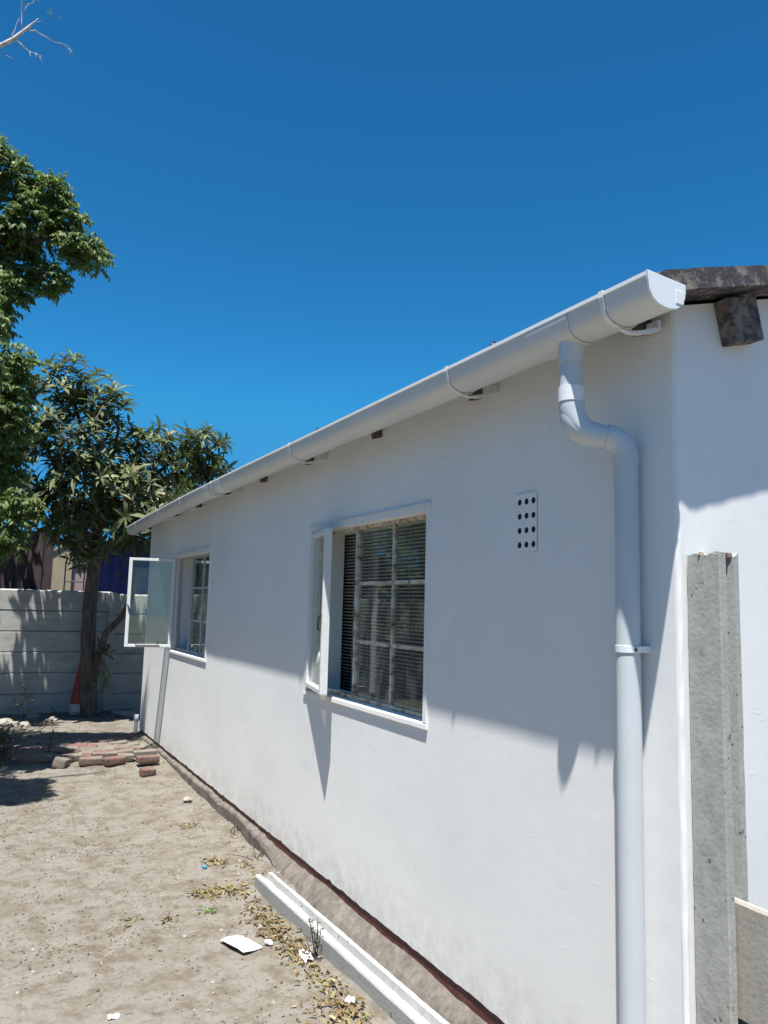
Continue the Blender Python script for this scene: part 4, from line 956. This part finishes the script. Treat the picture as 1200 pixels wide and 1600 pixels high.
# ------------------------------------------------------------ litter
m = MB(); cs = [(-.666, 2.343), (-.562, 2.389), (-.494, 2.186), (-.606, 2.143)]; k = 12; vs = []
for i in range(k+1):
    for j in range(k+1):
        u, v = i/k, j/k
        x = (cs[0][0]*(1-u)+cs[1][0]*u)*(1-v)+(cs[3][0]*(1-u)+cs[2][0]*u)*v; y = (cs[0][1]*(1-u)+cs[1][1]*u)*(1-v)+(cs[3][1]*(1-u)+cs[2][1]*u)*v
        vs.append((x, y, gz(x, y)+.012+.010*sin(v*3.0)+.006*cos(u*3)))
m.add(vs, [(i*(k+1)+j, i*(k+1)+j+1, (i+1)*(k+1)+j+1, (i+1)*(k+1)+j) for i in range(k) for j in range(k)])
o = m.build('paper', M['paper'], smooth=True); o.modifiers.new('thick', 'SOLIDIFY').thickness = .004
tag(o, 'white folded sheet of paper lying on the sand', 'paper')
def crumple(x, y, s, mat, name, label, cat, sd_):
    me = bpy.data.meshes.new(name); bm = bmesh.new(); bmesh.ops.create_grid(bm, x_segments=14, y_segments=14, size=1)
    for v in bm.verts:
        q = v.co.copy(); v.co = Vector((q.x*s*(1+.4*nz(q.y*2, sd_)), q.y*s*.7*(1+.4*nz(q.x*2, sd_+3)), s*(.35+.55*nz(q.x*2.1+sd_, q.y*2.1, 1)+.3*nz(q.x*5, q.y*5, sd_))))
    bm.to_mesh(me); bm.free(); me.materials.append(mat)
    o = bpy.data.objects.new(name, me); COL.objects.link(o); o.location = (x, y, gz(x, y)); o.rotation_euler.z = sd_; o.modifiers.new('thick', 'SOLIDIFY').thickness = .0015; tag(o, label, cat); return o
crumple(-.345, 1.99, .045, M['plastic'], 'plastic_wrapper', 'crumpled white plastic wrapper among dry leaves by the lying post', 'wrapper', 1.3)
crumple(-1.256, 1.82, .022, M['paper'], 'paper_scrap', 'tiny torn white scrap on the sand at the bottom edge', 'scrap', 2.9)
crumple(-.33, 1.52, .028, M['plastic'], 'plastic_scrap', 'small white plastic scrap among dry leaves nearest the viewer', 'scrap', 4.1)
m = MB(); m.tube([(-.468, 3.435, .018), (-.450, 3.405, .016)], .0085, 10); tag(m.build('plastic_scrap', M['bluescrap'], smooth=.7), 'small bright blue plastic piece lying on the sand', 'plastic')

def scatter(name, mat, label, cat, pts, Lr, Wr, flat=.35, lift=.006, kind='stuff', tone=None, droop=.25):
    P, D, Nn, Lg, Wd, T = [], [], [], [], [], []
    for (x, y) in pts:
        P.append((x, y, gz(x, y)+random.uniform(.0, lift)+.003)); D.append((random.gauss(0, 1), random.gauss(0, 1), random.gauss(0, flat)*.6)); Nn.append((random.gauss(0, flat), random.gauss(0, flat), 1))
        L_ = random.uniform(*Lr); Lg.append(L_); Wd.append(L_*random.uniform(*Wr)); T.append(random.random() if tone is None else min(1, max(0, random.gauss(*tone))))
    o = leaf_mesh(name, mat, None, np.array(P), np.array(D), np.array(Nn), np.array(Lg), np.array(Wd), np.array(T), fold=.3, droop=droop)
    tag(o, label, cat, kind=kind); return o
pts = []
for (x, y, sx, sy_, n_) in [(-.42, 2.98, .075, .05, 95), (-.54, 3.02, .05, .04, 70), (-.36, 3.52, .05, .04, 55), (-.36, 2.62, .05, .10, 100), (-.37, 2.35, .045, .10, 130), (-.37, 2.05, .045, .11, 190), (-.35, 1.72, .04, .08, 90), (-.36, 1.45, .05, .07, 120), (-.47, 1.50, .05, .05, 40), (-.30, 4.4, .05, .05, 35), (-.20, 3.3, .03, .15, 40), (-.62, 1.35, .06, .05, 35), (-.9, 2.75, .12, .10, 25)]:
    for i in range(int(n_*1.15)):
        px_, py_ = random.gauss(x, sx), random.gauss(y, sy_)
        if not (-.285 < px_ < -.12 and py_ < 3.0): pts.append((px_, py_))
scatter('dry_leaves', M['dry'], 'yellow brown dry leaves gathered along the lying concrete post', 'leaves', pts, (.016, .044), (.28, .5), flat=.7, lift=.016, droop=.6)
scatter('green_leaves', M['green'], 'small bright green leaf tuft on the sand left of the dry leaves', 'leaves', [(random.gauss(-.61, .022), random.gauss(2.76, .014)) for i in range(22)], (.02, .035), (.3, .4), flat=.4, lift=.015, kind=None)
pts = []
for i in range(11000):
    x, y = random.uniform(-2.6, -.02), random.uniform(.8, 9.8)
    den = sm(-.05, .45, nz(x, y, 2.2, 1.3)+.6*nz(x, y, 7.7, 4.3)+.15)
    if random.random() < .12+den*.9 and not (-.29 < x < -.13 and y < 3.0): pts.append((x, y))
scatter('soil_debris', M['debris'], 'bits of twig, leaf and grit strewn over the sand', 'debris', pts, (.005, .022), (.15, .55), flat=.45, lift=.002, tone=(.42, .26))
pts = [(random.gauss(-1.2, .35), random.gauss(2.55, .16)) for i in range(420)]+[(random.gauss(-.75, .16), random.gauss(3.3, .2)) for i in range(160)]+[(random.gauss(-1.0, .2), random.gauss(4.1, .25)) for i in range(130)]
scatter('dry_grass', M['debris'], 'flattened dry grass blades patchy on the sand', 'grass', pts, (.02, .055), (.06, .10), flat=.18, lift=.004, tone=(.8, .15))
# small clods and pebbles
mb = MB(); base = bmesh.new(); bmesh.ops.create_icosphere(base, subdivisions=1, radius=1); bv = [v.co.copy() for v in base.verts]; bf = [tuple(v.index for v in f.verts) for f in base.faces]; base.free()
for i in range(1500):
    x = random.uniform(-2.4, -.02) if random.random() < .7 else -abs(random.gauss(.06, .06)); y = random.uniform(.9, 8); 
    if -.29 < x < -.13 and y < 3.0: continue
    s = random.choice([.003, .004, .005, .007, .011])*random.uniform(.6, 1.2); z = gz(x, y); r = random.random()*6
    mb.add([(x+v.x*s*random.uniform(.8, 1.3), y+v.y*s*random.uniform(.7, 1.2), z+v.z*s*.7) for v in bv], bf, tone=random.choice([.3, .7, .9, 1.0]))
tag(mb.build('pebbles', M['debris'], smooth=True), 'small clods and pebbles scattered over the sand and wall foot', 'pebbles', kind='stuff')

# ------------------------------------------------------------ small plants
def weed(name, x, y, h, n_, lab, cat, mat, spread=.06, leaf=(.02, .04), upright=.7, leaves=8, smat='bark_dark'):
    e = empty(name, (x, y, gz(x, y)-.005)); tag(e, lab, cat); tb = MB(); P, D, Nn, Lg, Wd, T = [], [], [], [], [], []
    for i in range(n_):
        hh = h*random.uniform(.5, 1); a = random.random()*6.28; p0 = Vector((random.gauss(0, spread*.2), random.gauss(0, spread*.2), 0)); p1 = p0+Vector((cos(a)*spread*random.random()*1.6, sin(a)*spread*random.random()*1.6, hh))
        pts = bez(p0, p1, -.1, 4); tb.tube(pts, [.0035, .003, .0025, .002, .001], 5)
        for q in range(leaves):
            t = random.uniform(.2, 1); k_ = min(3, int(t*4)); pp = Vector(pts[k_]).lerp(Vector(pts[k_+1]), t*4-k_ if t < 1 else 1)
            P.append(pp); D.append((random.gauss(0, 1), random.gauss(0, 1), random.gauss(upright-.5, .4))); Nn.append((random.gauss(0, .4), random.gauss(0, .4), 1)); L_ = random.uniform(*leaf); Lg.append(L_); Wd.append(L_*.35); T.append(random.random())
    tb.build('stem', M[smat], e)
    leaf_mesh('leaves', mat, e, np.array(P), np.array(D), np.array(Nn), np.array(Lg), np.array(Wd), np.array(T))
weed('weed', -.300, 1.98, .20, 7, 'thin brown and grey stemmed weed growing beside the lying post', 'weed', M['weed'], .04, (.012, .028), leaves=9)
weed('shrub', -1.62, 7.15, .42, 60, 'scrubby brown green shrub at the left edge beside the bricks', 'shrub', M['weed'], .32, (.025, .05), leaves=16)
weed('sapling', -1.19, 9.55, .52, 4, 'small dark sapling growing near the foot of the grey wall', 'sapling', M['loquat'], .14, (.06, .12), leaves=6)
weed('seedling', -1.08, 7.4, .40, 3, 'small twiggy seedling in the shaded paving bricks', 'seedling', M['weed'], .06, (.02, .05), leaves=5)
weed('seedling', -.80, 9.9, .22, 3, 'low seedling beside the traffic cone at the wall foot', 'seedling', M['loquat'], .12, (.04, .09), leaves=5)
weed('dry_weed', -.06, 4.05, .14, 5, 'dry wiry weed at the wall footing beyond the lying post', 'weed', M['weed'], .09, (.01, .02), leaves=2)
weed('dry_weed', -.09, 3.45, .11, 5, 'dry bent weed stems just past the end of the lying post', 'weed', M['dry'], .12, (.01, .02), leaves=3)
